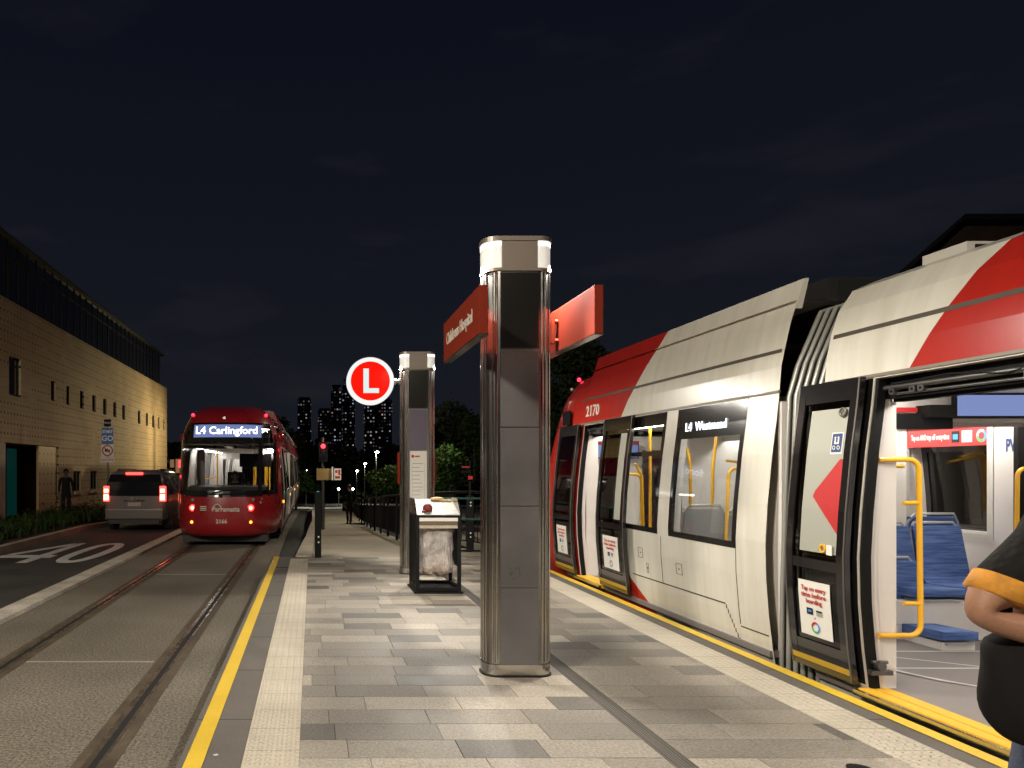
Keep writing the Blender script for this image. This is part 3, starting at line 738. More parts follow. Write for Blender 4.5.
M['capmetal'] = mat('cap_metal', (.30, .26, .22), .45, .7)
M['violet'] = mat('unlit_screen', (.17, .15, .20), .25, .3)
column(1.475, 4.965, 'steel column with lit cap carrying the two red name signs, nearest the camera')
column(1.495, 9.72, 'steel column with timetable and round letter sign, behind the bin', True)

def name_sign(x0, x1, txt, face, label):
    t = thing('name_sign', ((x0+x1)/2, 4.94, 2.645), label, 'sign', 'red name signs on the main column')
    b = MB(); b.box(x0, x1, 4.35, 5.53, 2.647, 2.957, bev=.004); p = b.build('sign_box', M['signred'], t)
    b = MB(); xf = x0 if face < 0 else x1
    b.text(txt, .125, TM((xf+face*.002, 4.94+.03, 2.80), (0, face*1.0, 0), (0, 0, 1)), width=.86, bold=.001); b.build('lettering', M['lettergrey'], t)
    b = MB(); b.box(x0-.003, x1+.003, 4.35, 5.53, 2.640, 2.6465); b.build('bottom_trim', M['steel'], t)
    b = MB(); s = -face; xa = (x1 if face < 0 else x0); xc = 1.46-.24 if face < 0 else 1.46+.24
    for z in (2.86, 2.72): b.cyl((xa+s*.001, 5.0, z), (xc, 5.0, z), .018)
    b.cyl((xa+s*.045, 5.0, 2.70), (xa+s*.045, 5.0, 2.89), .024); b.build('bracket', M['signred'], t)
name_sign(1.066, 1.122, 'Childrens Hospital', -1, 'dark red sign reading Childrens Hospital on the left of the main column')
name_sign(1.80, 1.856, 'Childrens Hospital', 1, 'bright orange red sign on the right of the main column with its lit blank side')

# round letter sign
ls = thing('letter_sign', (.845, 9.75, 2.6), 'round illuminated red sign with white letter L beside the second column', 'sign')
cx_, cz_ = px(370.3, 9.7), 1.78-(381-469.5)*9.7/683; rr0 = 23.7*9.7/683
b = MB(); b.cyl((cx_, 9.70, cz_), (cx_, 9.80, cz_), rr0, n=64); b.build('rim', emis('lit_white', (1, 1, .97), .95), ls)
b = MB(); b.cyl((cx_, 9.696, cz_), (cx_, 9.699, cz_), rr0*.825, n=64); b.build('face', emis('lit_red', (1, .006, 0), 1.0), ls)
b = MB(); u = 9.7/683
b.box(cx_-8*u+.015, cx_-2.6*u+.015, 9.691, 9.6955, cz_-12*u, cz_+12.4*u); b.box(cx_-2.6*u+.016, cx_+7.6*u+.015, 9.691, 9.6955, cz_-12*u, cz_-7.3*u); b.build('letter', emis('lit_letter', (.85, 1, .97), .9), ls)
b = MB(); b.cyl((cx_+rr0, 9.75, cz_), (1.26, 9.75, cz_), .025); b.cyl((1.235, 9.75, cz_), (1.262, 9.75, cz_), .05); b.cyl((cx_+rr0-.01, 9.75, cz_), (cx_+rr0+.03, 9.75, cz_), .045); b.build('bracket', M['steel'], ls)
b = MB(); b.cyl((cx_, 9.699, cz_), (cx_, 9.802, cz_), rr0+.008, n=64, cap=False); b.build('edge_band', M['blackmetal'], ls)

# ---- litter bin
x0, x1, y0, y1, z0, z1 = 1.235, 1.775, 8.12, 8.68, .306, 1.24
bn = thing('litter_bin', (1.5, 8.4, z0), 'black framed litter bin with clear hanging bag in front of the second column', 'bin')
b = MB(); w = .042
for X_ in (x0, x1-w):
    for Y_ in (y0, y1-w): b.box(X_, X_+w, Y_, Y_+w, z0, z1, bev=.004)
for Y_ in (y0+.003, y1-w+.003):
    b.box(x0+w, x1-w, Y_, Y_+w-.006, z0+.03, z0+.07); b.box(x0+w, x1-w, Y_, Y_+w-.006, z1-.03, z1-.001)
for X_ in (x0+.003, x1-w+.003):
    b.box(X_, X_+w-.006, y0+w, y1-w, z0+.03, z0+.07); b.box(X_, X_+w-.006, y0+w, y1-w, z1-.03, z1-.001)
b.build('frame', M['blackmetal'], bn, bevel=.002)
b = MB(); b.box(x0-.02, x1+.02, y0-.02, y1+.02, z0-.001, z0+.022); b.build('base_plate', M['blackmetal'], bn)
b = MB(); b.box(x0+w, x1-w, y0-.004, y0+.012, z1-.075, z1-.035); b.build('front_trim', M['white'], bn)
b = MB(); b.box(x0+w, x1-w, y0+.003, y0+.012, z1-.16, z1-.125); b.build('bag_ring', M['kerb'], bn)
b = MB(); b.box(x0+w, x1-w, y0+.004, y0+.02, z1-.12, z1-.08); b.build('front_panel', mat('brown_trim', (.12, .08, .05), .4), bn)
for k in range(6): b = MB(); b.box(x0+.004, x0+.01, y0+w+.02+k*.075, y0+w+.05+k*.075, z0+.071, z1-.031); b.build('side_slat', M['blackmetal'], bn)
b = MB(); b.box(x1-.01, x1-.004, y0+w, y1-w, z0+.3, z1-.031); b.build('side_panel', M['blackmetal'], bn)
# hood: sloping side cheeks with a white tray
for X_ in (x0-.004, x1-.012): b = MB(); b.prism([(y0-.01, z1+.001), (y1+.01, z1+.001), (y1-.06, z1+.19), (y0+.18, z1+.19)], 'x', X_, X_+.016); hd = b.build('hood_cheek', M['steel'], bn)
b = MB(); 
b.add([(x0+.015, y0+.0, z1+.004), (x1-.015, y0+.0, z1+.004), (x1-.015, y1-.05, z1+.165), (x0+.015, y1-.05, z1+.165), (x0+.015, y0+.0, z1-.006), (x1-.015, y0, z1-.006), (x1-.015, y1-.05, z1+.155), (x0+.015, y1-.05, z1+.155)], [(0,1,2,3),(7,6,5,4),(0,4,5,1),(2,6,7,3)])
b.build('sloping_lid', mat('lid_white', (.20, .188, .165), .5, ns=14, na=.4), bn)
# bag
bag = NT('clear_bag'); bag.b.inputs['Base Color'].default_value = (.74, .68, .64, 1); bag.b.inputs['Roughness'].default_value = .28
tr = bag.n('ShaderNodeBsdfTransparent', {0: (.85, .8, .76, 1)}); fz = bag.noise(14, 5, rough=.6)
mx = bag.n('ShaderNodeMixShader', {0: bag.ramp(fz, .3, .7, (.22, .22, .22, 1), (.58, .58, .58, 1)), 1: tr.outputs[0], 2: bag.b.outputs[0]}); bag.link(mx.outputs[0], bag.o.inputs[0])
wv = bag.n('ShaderNodeTexWave', {'Vector': bag.pos(), 'Scale': 9, 'Distortion': 10, 'Detail': 4}); bag.bump(wv.outputs[0], .5, .025)
b = MB(); n = 28; rings = []
rb_ = random.Random(8)
for k in range(11):
    tt = k/10; z = z1-.10-tt*.63; sc = .215+.012*math.sin(k*1.7)-.05*max(0, tt-.75)/.25
    if k == 10: sc = .09
    rings.append([(1.505+.012*math.sin(k)+math.copysign(abs(math.cos(a))**.6, math.cos(a))*sc*(1+.035*math.sin(a*7+k)), y0+.28+math.copysign(abs(math.sin(a))**.6, math.sin(a))*sc*(1+.035*math.cos(a*5+k*2)), z-(.05 if k == 9 else 0)*abs(math.cos(a)))
                  for a in [2*math.pi*i/n for i in range(n)]])
b.add([v for r_ in rings for v in r_], [(i*n+k, i*n+(k+1) % n, (i+1)*n+(k+1) % n, (i+1)*n+k) for i in range(10) for k in range(n)], 0, True)
b.add(rings[-1], [tuple(range(n))]); b.build('bag', bag.m, bn)
b = MB()
for (dx, dy, dz, s_) in ((-.08, .2, .12, .08), (.07, .25, .1, .09), (0, .32, .14, .1), (.1, .18, .11, .05)): b.ball((1.505+dx, y0+dy, z0+.12+dz), s_, sc=(1, 1, .7), seg=8)
b.build('rubbish', mat('crumpled_rubbish', (.35, .28, .22), .7, ns=20, na=.6), bn)
# red cap-like cup on lid and folded paper
zt = lambda y: z1+.004+(y-y0)/(y1-.05-y0)*.161
b = MB(); yc = y0+.10; bx = 1.395
b.ball((bx, yc+.02, zt(yc)+.035), .058, sc=(1, .9, 1.05), seg=14); b.ball((bx-.045, yc-.02, zt(yc)+.002), .03, sc=(1.2, 1, .6), seg=8)
tag(b.build('red_pouch', mat('red_fabric', (.15, .016, .012), .7, ns=30, na=.3)), 'small rounded dark red pouch lying on the lid of the litter bin', 'pouch')
b = MB(); ya_ = y1-.16
b.add([(1.27, ya_, zt(ya_)+.003), (1.47, ya_, zt(ya_)+.005), (1.475, y1-.08, zt(y1-.08)+.012), (1.275, y1-.08, zt(y1-.08)+.008), (1.27, ya_, zt(ya_)), (1.47, ya_, zt(ya_)), (1.475, y1-.08, zt(y1-.08)), (1.275, y1-.08, zt(y1-.08))], [(0,1,2,3),(0,4,5,1),(1,5,6,2),(3,2,6,7),(0,3,7,4)])
tag(b.build('folded_paper', M['paper']), 'folded pale paper at the back left of the bin lid', 'paper')
b = MB(); b.ball((1.57, y1-.10, zt(y1-.10)+.02), .05, sc=(1.8, .7, .5), seg=12); b.box(1.6, 1.75, y1-.14, y1-.09, zt(y1-.12), zt(y1-.1)+.015)
tag(b.build('food_wrapper', mat('tan_wrapper', (.55, .36, .16), .6, ns=25, na=.3)), 'crumpled tan food wrapper at the back right of the bin lid', 'wrapper')

# ---- post at the platform end
def bollard(x, y, z, h, label):
    t = thing('reflector_post', (x, y, z), label, 'post', 'black posts with white reflectors')
    b = MB(); b.box(x-.055, x+.055, y-.05, y+.05, z, z+h, bev=.006); b.build('post', M['blackmetal'], t)
    b = MB()
    for dz in (.26, .35): b.cyl((x+.01, y-.0505, z+dz), (x+.01, y-.054, z+dz), .015, n=12)
    b.build('reflector', M['white'], t)
bollard(.10, 11.45, .306, 1.1, 'black square post with two reflectors at the left end of the platform')
# fence
def fence(pts, label, name='railing'):
    t = thing('railing', (pts[0][0], pts[0][1], pts[0][2]), label, 'railing', 'black railings beside the ramp')
    rb = MB(); bb = MB(); 
    for p, q in zip(pts, pts[1:]):
        p = Vector(p); q = Vector(q); L_ = (q-p).length; n = max(1, round(L_/1.9))
        for h, r_ in ((1.08, .028), (.82, .014), (.16, .014)): rb.cyl(p+Vector((0, 0, h)), q+Vector((0, 0, h)), r_, n=8)
        for k in range(n+1):
            c_ = p.lerp(q, k/n); pb = MB(); pb.box(c_.x-.03, c_.x+.03, c_.y-.025, c_.y+.025, c_.z-.05, c_.z+1.07); pb.build('post', M['blackmetal'], t)
        m = int(L_/.13)
        for k in range(1, m): c_ = p.lerp(q, k/m); bb.cyl(c_+Vector((0, 0, .16)), c_+Vector((0, 0, .82)), .009, n=5, cap=False)
    rb.build('rail', M['blackmetal'], t); bb.build('balusters', M['blackmetal'], t)
fence([(2.05, 14.6, rz(14.6)), (2.02, 22, rz(22)), (2.18, 30, rz(30)), (2.7, 60, rz(60))], 'black baluster railing running down the right side of the ramp')
fence([(3.28, 11.5, .3), (3.0, 12.9, .27), (2.10, 14.5, rz(14.5))], 'black railing crossing behind the bin at the platform end')
# steel tube on ramp edge
b = MB(); b.box(2.02, 3.3, 11.44, 11.5, 1.28, 1.31, 0); b.box(2.02, 2.06, 11.44, 11.5, .306, 1.28, 1); b.box(3.26, 3.3, 11.44, 11.5, .306, 1.28, 1); b.box(2.06, 3.26, 11.46, 11.48, .93, .96, 0)
b.box(2.06, 3.26, 11.46, 11.48, .40, .43, 1)
tag(b.build('end_barrier', [mat('green_reflection_metal', (.02, .075, .06), .4, .4), M['blackmetal']], bevel=.003), 'short barrier with a greenish top rail at the right end of the platform', 'barrier')  # green signal reflection is painted into the rail colour

# ---- traffic signals
def signal(x, y, base, top, lit, label, back=False, plate=None, heads=1):
    t = thing('traffic_signal', (x, y, base), label, 'traffic signal')
    b = MB(); b.cyl((x, y, base), (x, y, top), .06, n=10); b.build('pole', M['steel_dark'], t)
    b = MB(); z = top-.28; b.box(x-.15, x+.15, y-.25, y-.07, z-.55, z+.12, bev=.02); h = b.build('signal_head', M['blackmetal'], t)
    for k in range(3):
        zz = z-.02-k*.2
        b = MB(); b.cyl((x, y-.252, zz), (x, y-.262, zz), .075, n=16); b.build('lens', M['redlamp2'] if lit == k else M['darkglass'], h)
        b = MB(); b.tube([(x-.09, y-.3, zz-.02), (x-.07, y-.33, zz+.07), (x, y-.34, zz+.095), (x+.07, y-.33, zz+.07), (x+.09, y-.3, zz-.02)], .008, 5); b.build('visor', M['blackmetal'], h)
    return t
M['redlamp2'] = emis('signal_red', (1, .02, .03), 9)
Ys = 23.0; xs = px(323, Ys)
s_ = signal(xs, Ys, rz(Ys), 1.78+32*Ys/683, 0, 'traffic signal showing red on a thin pole with a tan board')
b = MB(); k = Ys/683; zz = lambda p: 1.78-(p-469.5)*k
b.box(px(316.5, Ys), px(331, Ys), Ys-.12, Ys-.09, zz(480), zz(468.5)); s2_ = b.build('tan_board', mat('tan_board', (.33, .22, .08), .6), s_)
b = MB(); b.box(px(331.5, Ys), px(333, Ys), Ys-.3, Ys-.1, zz(480), zz(467)); b.box(px(334, Ys), px(341, Ys), Ys-.12, Ys-.10, zz(480), zz(468.5)); s3_ = b.build('notice_board', M['paper'], s_)
b = MB()
for (a, c_, d_, e_) in ((335, 337.5, 470, 473), (338, 340.3, 469.5, 475), (335, 340, 476, 478.6)): b.box(px(a, Ys), px(c_, Ys), Ys-.125, Ys-.121, zz(e_), zz(d_))
b.build('red_print', M['redprint'], s3_)
lamp('signal_glow', 'POINT', (xs, Ys-.4, 1.78+22*k), 2, (1, .05, .05), .05)
Y2 = 12.5; x2 = px(470, Y2)
s_ = thing('signal_pole', (x2, Y2, .28), 'black pole with small dark signs beside the railing right of the bin', 'pole')
b = MB(); b.box(x2-.06, x2+.06, Y2-.05, Y2+.05, .28, 1.30, bev=.005); b.cyl((x2, Y2, 1.3), (x2, Y2, 1.95), .025); b.cyl((x2+.08, Y2, 1.6), (x2+.08, Y2, 2.12), .012); b.ball((x2+.08, Y2, 2.14), .03); b.build('pole', M['blackmetal'], s_)
b = MB(); b.box(x2-.18, x2+.0, Y2-.06, Y2-.03, 1.72, 1.76); b.box(x2-.18, x2+.0, Y2-.06, Y2-.03, 1.80, 1.85); b.build('name_blades', M['blackmetal'], s_)
b = MB(); b.box(x2-.16, x2-.02, Y2-.064, Y2-.061, 1.812, 1.84, 0); b.box(x2-.05, x2+.03, Y2-.08, Y2-.06, 1.60, 1.66, 0); b.build('red_marks', M['redprint'], s_)
b = MB()
for z in (.55, .62, 1.12, 1.18, 1.25): b.cyl((x2, Y2-.0505, z), (x2, Y2-.054, z), .014, n=8)
b.build('reflector', M['white'], s_)
# left kerb sign
Y3 = 22.8; x3 = px(108, Y3); k = Y3/683; zz = lambda p: 1.78-(p-469.5)*k; hw = lambda n: n*k
st = thing('parking_sign', (x3, Y3, gz(Y3)+.12), 'slim pole with blue zone sign, no trucks sign and small plate by the stone wall', 'sign')
b = MB(); b.cyl((x3, Y3, gz(Y3)+.12), (x3, Y3, zz(420)), .035); b.build('pole', M['steel_dark'], st)
b = MB(); b.box(x3-hw(3.5), x3+hw(3.5), Y3-.06, Y3-.04, zz(426.5), zz(419.5)); o1 = b.build('top_plate', M['blackmetal'], st)
b = MB(); b.text('TRUCK', hw(2.6), TM((x3, Y3-.061, zz(423)), (1, 0, 0), (0, 0, 1)), bold=.001); b.build('lettering', M['lettergrey'], o1)
M['signblue'] = mat('sign_blue', (.03, .13, .38), .5)
b = MB(); b.box(x3-hw(5.7), x3+hw(5.7), Y3-.06, Y3-.04, zz(444), zz(428)); o1 = b.build('blue_plate', M['signblue'], st)
b = MB(); b.text('START', hw(3.6), TM((x3, Y3-.062, zz(431.8)), (1, 0, 0), (0, 0, 1)), bold=.004); b.text('GO', hw(7.5), TM((x3, Y3-.062, zz(438.7)), (1, 0, 0), (0, 0, 1)), bold=.004); b.build('lettering', M['paper'], o1)
b = MB(); b.box(x3-hw(5.9), x3+hw(5.9), Y3-.06, Y3-.04, zz(456.7), zz(444.8)); o1 = b.build('no_trucks_plate', M['paper'], st)
b = MB(); n = 28; c0 = zz(450.6); ro, ri = hw(5.6), hw(4.3)
for i in range(n):
    a, c_ = 2*math.pi*i/n, 2*math.pi*(i+1)/n
    b.quad(*[(x3+q*math.cos(t_), Y3-.0625, c0+q*math.sin(t_)) for q, t_ in ((ro, a), (ro, c_), (ri, c_), (ri, a))])
b.add([(x3-ri*.75, Y3-.066, c0+ri*.6), (x3-ri*.6, Y3-.066, c0+ri*.75), (x3+ri*.75, Y3-.066, c0-ri*.6), (x3+ri*.6, Y3-.066, c0-ri*.75)], [(0, 1, 2, 3)]); b.build('red_ring', M['redprint'], o1)
b = MB(); b.box(x3-hw(2.6), x3+hw(.6), Y3-.0645, Y3-.0635, c0-hw(1.2), c0+hw(1.8)); b.box(x3+hw(.9), x3+hw(2.6), Y3-.0645, Y3-.0635, c0-hw(1.2), c0+hw(.8)); b.build('truck_symbol', M['black'], o1)
b = MB(); b.box(x3-hw(7), x3+hw(7), Y3-.06, Y3-.04, zz(462.5), zz(457.5)); o1 = b.build('lower_plate', M['paper'], st)
b = MB(); b.text('BUSES EXCEPTED', hw(3), TM((x3, Y3-.0615, zz(460)), (1, 0, 0), (0, 0, 1)), width=hw(12.5), bold=.002); b.build('lettering', M['redprint'], o1)
# distant red signal and amber signs left of the red tram
Y4 = 30; x4 = px(181.2, Y4)
s_ = thing('lane_signal', (x4, Y4, gz(Y4)), 'red lane signal and amber lit sign boards just left of the red tram', 'traffic signal')
b = MB(); b.cyl((x4, Y4, gz(Y4)), (x4, Y4, 2.3), .06); b.build('pole', M['steel_dark'], s_)
b = MB(); zz = lambda p: 1.78-(p-469.5)*Y4/683
for q in (462, 466): b.cyl((x4, Y4-.1, zz(q)), (x4, Y4-.13, zz(q)), .085, n=12)
b.build('red_lamp', M['redlamp2'], s_)
b = MB(); b.box(px(170.5, Y4), px(174.5, Y4), Y4-.1, Y4-.08, zz(467.5), zz(459.5)); b.box(px(176, Y4), px(180, Y4), Y4-.1, Y4-.08, zz(473), zz(459)); b.build('amber_board', mat('amber_board', (.5, .32, .16), .6, emit=(1, .55, .25), es=.12), s_)
# small green signal past the red tram
Y5 = 45; x5 = px(318, Y5)
s_ = thing('distant_signal', (x5, Y5, gz(Y5)), 'distant signal showing green left of the thin pole', 'traffic signal')
b = MB(); b.cyl((x5, Y5, gz(Y5)), (x5, Y5, .9), .05); b.box(x5-.14, x5+.14, Y5-.15, Y5-.02, .0, .8); b.build('pole', M['blackmetal'], s_)
b = MB(); b.cyl((x5, Y5-.152, .22), (x5, Y5-.16, .22), .14, n=12); b.build('green_lamp', emis('signal_green', (.02, .8, .6), .8), s_)
# ================================================================ TRAMS
PROF = [(.10, 1.30), (.16, 1.33), (.35, 1.362), (.60, 1.392), (.90, 1.416), (1.20, 1.422), (1.50, 1.405), (1.90, 1.368), (2.20, 1.33), (2.41, 1.31), (2.60, 1.295), (2.75, 1.265), (2.92, 1.21), (3.07, 1.11), (3.14, .95)]
PROFA = [p for p in PROF if p[0] < 2.8]+[(2.95, 1.22), (3.06, 1.185), (3.30, 1.11)]
def hwp(z): return interp(PROF, z)
def livery(name, rules, base=(.68, .66, .59)):
    # rules: list of (sign, y0, z0, slope, zmin, zmax): red where sign*(Y-(y0+(z-z0)*slope))>0 and zmin<z<zmax
    Q = NT(name); X, Y, Z = Q.xyz()[:3]; f = None
    for (s, y0, z0, sl, za, zb) in rules:
        t = Q.math('SUBTRACT', Y, Q.math('MULTIPLY_ADD', Z, sl, y0-z0*sl)); t = Q.math('GREATER_THAN', Q.math('MULTIPLY', t, s), 0.0)
        t = Q.math('MULTIPLY', t, Q.math('MULTIPLY', Q.math('GREATER_THAN', Z, za), Q.math('LESS_THAN', Z, zb)))
        f = t if f is None else Q.math('MAXIMUM', f, t)
    vs_ = Q.n('ShaderNodeCombineXYZ', {0: X, 1: Q.math('MULTIPLY', Y, 9.0), 2: Q.math('MULTIPLY', Z, .8)}).outputs[0]
    dirt = Q.mix(1.0, Q.ramp(Q.noise(1.3, 5), .3, .7, (.90, .89, .86, 1), (1.02, 1.02, 1.02, 1)), Q.ramp(Q.noise(1.0, 5, vs_, .65), .35, .75, (1, 1, 1, 1), (.86, .84, .80, 1)), 'MULTIPLY')
    c = Q.mix(f, c4(base), (.42, .020, .012, 1)) if f is not None else Q.mix(0, c4(base), c4(base))
    Q.link(Q.mix(1.0, c, dirt, 'MULTIPLY'), Q.b.inputs['Base Color'])
    Q.b.inputs['Roughness'].default_value = .28; Q.b.inputs['Coat Weight'].default_value = .35; Q.b.inputs['Coat Roughness'].default_value = .06
    # slightly uneven sheet metal
    Q.bump(Q.noise(.9, 2), .10, .02)
    return Q.m
def shell(b, cx, ws, y0, y1, ops, off=0.0, m=0, prof=None, sides=(-1, 1), roof=True, zmax=9):
    prof = prof or PROF
    for s in sides:
        op = ops.get(s, [])
        ys = sorted(set([y0, y1]+[v for o in op for v in o[:2]]))
        zs = sorted(set([p[0] for p in prof if p[0] <= zmax]+[v for o in op for v in o[2:4]]))
        for a, c in zip(ys, ys[1:]):
            for p, q in zip(zs, zs[1:]):
                ym, zm = (a+c)/2, (p+q)/2
                if any(o[0] < ym < o[1] and o[2] < zm < o[3] for o in op): continue
                xp, xq = cx+s*(interp(prof, p)*ws-off), cx+s*(interp(prof, q)*ws-off)
                b.add([(xp, a, p), (xp, c, p), (xq, c, q), (xq, a, q)], [(0, 1, 2, 3)], m, False)
    if roof:
        w = (prof[-1][1])*ws-off; z = prof[-1][0]
        b.quad((cx-w, y0, z), (cx+w, y0, z), (cx+w, y1, z), (cx-w, y1, z), m)
def reveals(b, cx, ws, ops, d=.12, m=0):
    for s, op in ops.items():
        for (a, c, p, q) in [o[:4] for o in op]:
            zs = sorted(set([p, q]+[z for z, _ in PROF if p < z < q]))
            for y in (a, c):
                for u, v in zip(zs, zs[1:]):
                    xu, xv = cx+s*hwp(u)*ws, cx+s*hwp(v)*ws
                    b.quad((xu, y, u), (xu-s*d, y, u), (xv-s*d, y, v), (xv, y, v), m)
            for z in (p, q):
                x = cx+s*hwp(z)*ws; b.quad((x, a, z), (x, c, z), (x-s*d, c, z), (x-s*d, a, z), m)
def skin(b, cx, ws, s, y0, y1, z0, z1, off, th=.006, m=0, step=.12):
    """thin solid sheet that follows the side profile"""
    n = max(1, int((z1-z0)/step)); zs = sorted(set([z0+(z1-z0)*i/n for i in range(n+1)]+[z for z, _ in PROF if z0 < z < z1]))
    O = [(cx+s*(hwp(z)*ws+off), z) for z in zs]; I = [(cx+s*(hwp(z)*ws+off-th), z) for z in zs]
    b.prism([(x, z) for x, z in O]+[(x, z) for x, z in I[::-1]], 'y', y0, y1, m)
def sk_frame(b, cx, ws, s, y0, y1, z0, z1, off, fr, th=.02, m=0):
    skin(b, cx, ws, s, y0, y0+fr, z0, z1, off, th, m); skin(b, cx, ws, s, y1-fr, y1, z0, z1, off, th, m)
    skin(b, cx, ws, s, y0+fr, y1-fr, z0, z0+fr, off, th, m); skin(b, cx, ws, s, y0+fr, y1-fr, z1-fr, z1, off, th, m)
def window(t, cx, ws, s, y0, y1, z0, z1, gl, head=0, hop=None, fr=.055):
    b = MB(); sk_frame(b, cx, ws, s, y0, y1, z0, z1, .003, fr, .03)
    if head: skin(b, cx, ws, s, y0+fr, y1-fr, z1-head, z1-fr, .001, .02)
    if hop: skin(b, cx, ws, s, y0+fr, y1-fr, hop-.025, hop+.025, .001, .02)
    w = b.build('window', M['blackgloss'], t)
    b = MB(); skin(b, cx, ws, s, y0+fr, y1-fr, z0+fr, z1-(head or fr), -.012, .006); b.build('pane', gl, w)
    return w
def leaf(t, cx, ws, s, y0, y1, o=.075, tri=False, poster=None, film=None, bike=False, ring=False):
    z0, z1 = .36, 2.395; fr = .075
    b = MB(); sk_frame(b, cx, ws, s, y0, y1, z0, z1, o, fr, .035)
    skin(b, cx, ws, s, y0+fr, y1-fr, 1.08, 1.15, o-.002, .03); skin(b, cx, ws, s, y0+fr, y1-fr, z0+fr, .56, o-.002, .03)
    skin(b, cx, ws, s, y0+fr, y1-fr, 2.25, z1-fr, o-.002, .03)
    d = b.build('door', M['blackgloss'], t)
    b = MB(); skin(b, cx, ws, s, y0+.004, y0+.016, z0, z1, o+.003, .03, 0); skin(b, cx, ws, s, y1-.016, y1-.004, z0, z1, o+.003, .03, 0); b.build('edge_seal', M['doorseal'], d)
    b = MB(); skin(b, cx, ws, s, y0+fr, y1-fr, 1.15, 2.25, o-.012, .006); skin(b, cx, ws, s, y0+fr, y1-fr, .56, 1.08, o-.012, .006); b.build('pane', M['tint'], d)
    b = MB(); skin(b, cx, ws, s, y0+.02, y1-.02, .405, .445, o+.003, .004); b.build('yellow_stripe', M['yellowdim'], d)
    if film: 
        b = MB(); skin(b, cx, ws, s, film[0], film[1], 1.20, 2.2, o-.0105, .002); b.build('grey_film', M['film'], d)
    X_ = lambda z, e: cx+s*(hwp(z)*ws+o+e)
    if tri:
        b = MB(); pts = [(4.86, 1.60), (4.63, 1.85), (4.595, 1.85), (4.595, 1.33)]
        rows = []
        for i_ in range(15):
            z = 1.33+(1.85-1.33)*i_/14; yl = 4.86-abs(z-1.60)/(.25 if z > 1.60 else .27)*(.23 if z > 1.60 else .265)
            rows.append(((X_(z, -.0075), max(yl, 4.5955), z), (X_(z, -.0075), 4.595, z)))
        for (p0, p1), (q0, q1) in zip(rows, rows[1:]): b.quad(p0, p1, q1, q0)
        b.build('red_arrow', M['redprint'], d)
    if poster:
        a, c = poster; zt, zb = .99, .60
        b = MB(); skin(b, cx, ws, s, a, c, zb, zt, o-.003, .003); pp = b.build('poster', M['paper'], d)
        w = c-a
        def up(z): return Vector((X_(z+.05, 0)-X_(z-.05, 0), 0, .1))
        def tm(z, yy=None): return TM((X_(z, .0012), (a+c)/2 if yy is None else yy, z), (0, s*1.0, 0), up(z))
        b = MB(); 
        for txt, z in (('Tap on every', .935), ('time before', .89), ('boarding', .845)): b.text(txt, .047, tm(z), extrude=.0006, bold=.0008, width=w*.78 if txt != 'boarding' else w*.5)
        b.build('red_lettering', M['redprint'], pp)
        b = MB(); ym = (a+c)/2
        def rect(y_, z_, wy, hz, m=0):
            b.add([(X_(z_-hz, .001), y_-wy, z_-hz), (X_(z_-hz, .001), y_+wy, z_-hz), (X_(z_+hz, .001), y_+wy, z_+hz), (X_(z_+hz, .001), y_-wy, z_+hz)], [(0, 1, 2, 3)], m)
        rect(ym+.045, .775, .03, .023, 0); rect(ym+.045, .775, .02, .01, 1)
        b.add([(X_(.775, .0018), ym+.045-.015, .77), (X_(.775, .0018), ym+.045+.015, .77), (X_(.78, .0018), ym+.045+.015, .785), (X_(.78, .0018), ym+.045-.015, .785)], [(0, 1, 2, 3)], 1)
        rect(ym-.045, .785, .028, .006, 0); rect(ym-.045, .765, .028, .012, 2); rect(ym, .73, .005, .005, 0)
        for i in range(30):
            a0, a1 = 2*math.pi*i/30, 2*math.pi*(i+1)/30; mi = [3, 1, 4][i//10]
            P_ = lambda r_, t_: (X_(.665+r_*math.sin(t_), .0012), ym+r_*math.cos(t_), .665+r_*math.sin(t_))
            b.quad(P_(.040, a0), P_(.040, a1), P_(.026, a1), P_(.026, a0), mi)
        b.build('poster_pictures', [M['black'], M['textblue'], M['film'], M['redprint'], M['textgreen']], pp)
    if bike:
        b = MB(); ym, zc = 4.675, 1.96
        def R2(y_, z_, wy, hz, e, m): b.add([(X_(z_-hz, e), y_-wy, z_-hz), (X_(z_-hz, e), y_+wy, z_-hz), (X_(z_+hz, e), y_+wy, z_+hz), (X_(z_+hz, e), y_-wy, z_+hz)], [(0, 1, 2, 3)], m)
        R2(ym, zc, .052, .074, -.009, 0); R2(ym, zc+.002, .044, .064, -.007, 1)
        for dy in (-.02, .02):
            for i in range(12):
                a0, a1 = 2*math.pi*i/12, 2*math.pi*(i+1)/12
                P_ = lambda r_, t_: (X_(zc-.03, -.005), ym+dy+r_*math.cos(t_), zc-.03+r_*math.sin(t_))
                b.quad(P_(.014, a0), P_(.014, a1), P_(.009, a1), P_(.009, a0), 0)
            R2(ym+dy*.7, zc+.012, .006, .018, -.005, 0)
            b.disc((X_(zc+.03, -.005), ym+dy*.7, zc+.038), .008, 'x', 10, 0)
        R2(ym, zc+.0, .02, .005, -.0045, 0)
        b.build('accessibility_sticker', [M['paper'], M['navy']], d)
